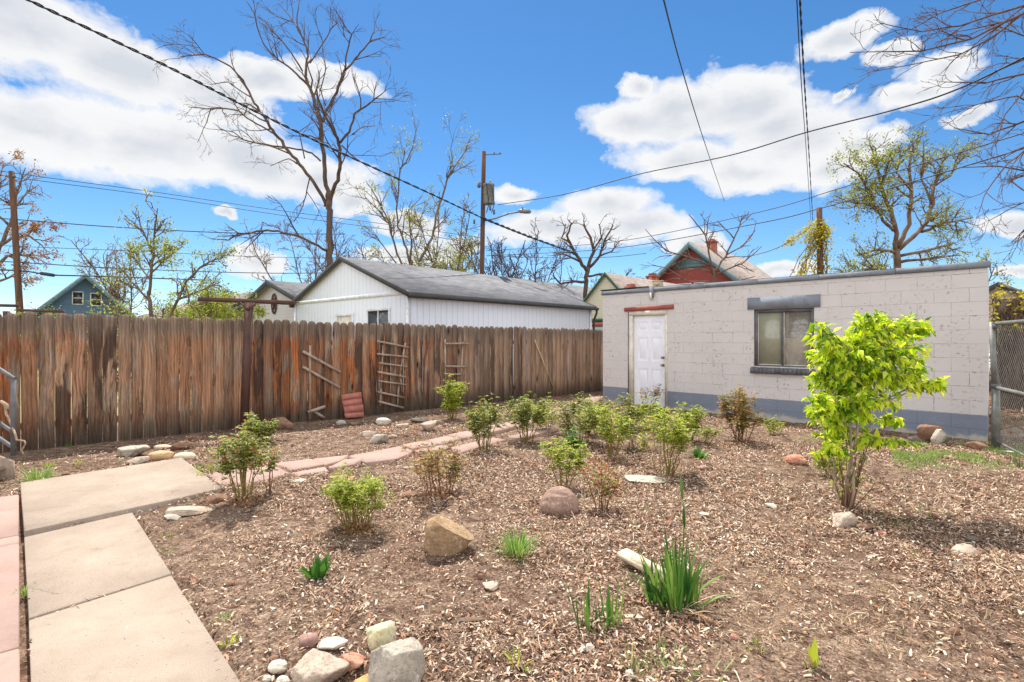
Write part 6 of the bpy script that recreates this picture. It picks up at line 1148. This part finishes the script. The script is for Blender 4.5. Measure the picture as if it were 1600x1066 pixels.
# a curled pale vine stem over the railing
b_ = MB(); pts = [AT(*p) for p in ((2, 628, 5.8), (8, 632, 5.75), (10, 648, 5.7), (17, 662, 5.66), (24, 679, 5.6), (26, 688, 5.58), (38, 689, 5.56), (40, 694, 5.55), (34, 704, 5.54), (37, 711, 5.53), (40, 720, 5.6))]; P_ = np.array(pts); u = np.linspace(0, 10, 41); P_ = np.stack([np.interp(u, np.arange(11), P_[:, k]) for k in range(3)], 1); b_.tube(P_, np.interp(u, [0, 4, 10], [.014, .011, .005]), 6); b_.tube([AT(2, 628, 5.8), AT(10, 633, 5.75), AT(12, 640, 5.72)], [.02, .022, .015], 7)
o = b_.build('dry_vine', M['rope'], smooth=True); tag(o, 'bare twisted pale stem curling through the stair railing', 'vine')
ws = thing('wooden_steps', 'weathered side board and treads of low wooden steps at the left edge', 'steps', (-5.2, 5.52, 0)); b_ = MB()
s0 = np.array((0, 0, 0)); b_.hexa([(-1.6, .30, -.05), (.06, -.02, -.05), (.06, .02, -.05), (-1.6, .34, -.05)], [(-1.6, .30, .62), (.06, -.02, .19), (.06, .02, .19), (-1.6, .34, .62)]); b_.build('side_board', M['weathered'], ws)
for i in range(3): b_ = MB(); b_.hexa([(-.35 - .4 * i, -.9, .17 * i + .10), (-.06 - .4 * i, -.9, .17 * i + .10), (.0 - .4 * i, -.03 + .08 * i, .17 * i + .10), (-.35 - .4 * i, .03 + .08 * i, .17 * i + .10)], [(-.35 - .4 * i, -.9, .17 * i + .14), (-.06 - .4 * i, -.9, .17 * i + .14), (.0 - .4 * i, -.03 + .08 * i, .17 * i + .14), (-.35 - .4 * i, .03 + .08 * i, .17 * i + .14)]); b_.build('tread', M['weathered'], ws)

# ------------------------------------------------------------------ chain link gate on the right
gx_, gy_ = 6.52, 7.22; gt_ = thing('chain_link_fence', 'grey chain link fence with a tall post and two rails at the right edge', 'fence', (gx_, gy_, 0)); ed = np.array((5.95, 6.15)) - np.array((gx_, gy_)); ed /= np.linalg.norm(ed); e3 = np.array((ed[0], ed[1], 0)); LL = 2.6
b_ = MB(); b_.tube([(0, 0, -.1), (.0, 0, .85)], [.048, .046], 10); b_.tube([(0, 0, .85), (-.02, .01, 1.1), (-.035, .02, 1.68)], [.046, .034, .034], 10); b_.build('post', M['galv'], gt_, True)
for z0_, z1_, r in ((1.66, 1.66, .024), (.80, .80, .024), (.08, .08, .012)): b_ = MB(); b_.tube([np.array((0, 0, z0_)), e3 * LL + (0, 0, z1_)], r, 8); b_.build('rail', M['galv'], gt_, True)
b_ = MB(); b_.tube([e3 * LL + (0, 0, -.1), e3 * LL + (0, 0, 1.7)], .03, 8); b_.build('post', M['galv'], gt_, True)
b_ = MB()
for z in (.82, 1.62): b_.tube([(0, 0, z - .03), (0, 0, z + .03)], .056, 10)
b_.build('clamp', M['dgreypaint'], gt_)
b_ = MB(); Hm = 1.58; st_ = .075; nrm_ = np.array((-ed[1], ed[0], 0))
for i in range(-int(Hm / st_), int(LL / st_) + 1):
    for s in (1, -1):
        u0 = i * st_; u1 = u0 + Hm; za, zb = (.06, .06 + Hm) if s > 0 else (.06 + Hm, .06); ua = max(u0, 0); ub = min(u1, LL)
        if ub - ua < .02: continue
        f = lambda u: za + (zb - za) * (u - u0) / Hm
        b_.tube([e3 * ua + (0, 0, f(ua)) + nrm_ * .004 * s, e3 * ub + (0, 0, f(ub)) + nrm_ * .004 * s], .0014, 4, cap=False)
b_.build('wire_mesh', M['galv'], gt_)
# trunk wrapped in dead vine beyond, with litter and a parked car glimpse
tv = thing('vine_wrapped_trunk', 'thick trunk wrapped in dead vines with yellow leaves beyond the chain link fence', 'tree', (AT(1578, 530, 10.6)[0], 10.6, 0)); q = np.random.RandomState(91); mb = MB(); mb.tube([(0, 0, -.1), (.0, 0, .8), (.03, 0, 1.6), (.0, 0, 2.25)], [.24, .20, .19, .20], 12); mb.build('trunk', M['bark'], tv, True)
mb = MB(); tips = []
for i in range(150):
    a = q.rand() * 6.28; z = q.uniform(0, 1.7); r0 = .21; pts = [np.array((math.cos(a) * r0, math.sin(a) * r0, z))]
    for j in range(6): a += q.uniform(-.5, .7) * .5; z += q.uniform(.05, .2); rr = .21 + q.rand() * .05; pts.append(np.array((math.cos(a) * rr, math.sin(a) * rr, min(z, 2.35))))
    mb.tube(np.array(pts), q.uniform(.004, .011), 4, cap=False); tips.append(np.array(pts)[-2:])
for i in range(60):
    a = q.rand() * 6.28; s = np.array((math.cos(a) * .2, math.sin(a) * .2, q.uniform(1.6, 2.3))); p = wander(s, np.array((math.cos(a) + .5, math.sin(a), .3)), q.uniform(.2, .7), 6, q, .5, -.05); mb.tube(p, .005, 4, cap=False); tips.append(p)
mb.build('dead_vine', M['bark2'], tv); c = MB(); put_leaves(c, [t for t in tips if t[-1, 2] > 1.7], q, 2.0, .08, .10); c.build('vine_leaves', M['lf_vine'], tv)
b_ = MB(); n = 5200; x = rs.uniform(7.2, 13.5, n); y = rs.uniform(7.6, 14.5, n); k = (fence_side(x, y) > -60) & ~inpoly(x, y, shed_poly); x, y = x[k], y[k]; n = len(x); D = rs.randn(n, 3); D[:, 2] = np.abs(D[:, 2]) * .6; b_.leaves(np.stack([x, y, gz(x, y) + rs.rand(n) * .10], 1), D, rs.randn(n, 3), rs.uniform(.05, .14, n), .035)
tag(b_.build('leaf_litter', M['lf_brown']), 'deep brown leaf litter and dead stalks beyond the chain link fence', None, kind='stuff')
car = thing('parked_car', 'pale parked car glimpsed through the chain link fence', 'car', (14.6, 15.2, 0), R(28)); b_ = MB()
prof = [(-2.1, .35), (-2.15, .75), (-1.5, .85), (-.9, 1.38), (.6, 1.42), (1.3, .95), (2.05, .82), (2.15, .38)]; n = len(prof); V = [(x, -.85, z) for x, z in prof] + [(x, .85, z) for x, z in prof]; b_.add(V, [(i, i + 1, n + i + 1, n + i) for i in range(n - 1)] + [(n - 1, 0, n, 2 * n - 1)])
for s in (0, 1): f = tuple(range(s * n, s * n + n)); b_.f.append(np.array([f if s == 0 else f[::-1]]) ); b_.m.append(np.zeros(1, int))
b_.build('body', M['carpaint'], car)
b_ = MB(); [b_.hexa([(-1.25, s * .855, .9), (1.0, s * .855, .9), (1.0, s * .865, .9), (-1.25, s * .865, .9)], [(-.8, s * .855, 1.32), (.5, s * .855, 1.34), (.5, s * .865, 1.34), (-.8, s * .865, 1.32)]) for s in (-1, 1)]; b_.build('window', M['darkglass'], car)
for x in (-1.3, 1.3):
    for s in (-1, 1):
        b_ = MB(); b_.tube([(x, s * .68, .33), (x, s * .88, .33)], .33, 20); wh = b_.build('wheel', M['tar'], car); b_ = MB(); b_.tube([(x, s * .881, .33), (x, s * .90, .33)], .2, 14); b_.build('rim', M['galv'], wh)
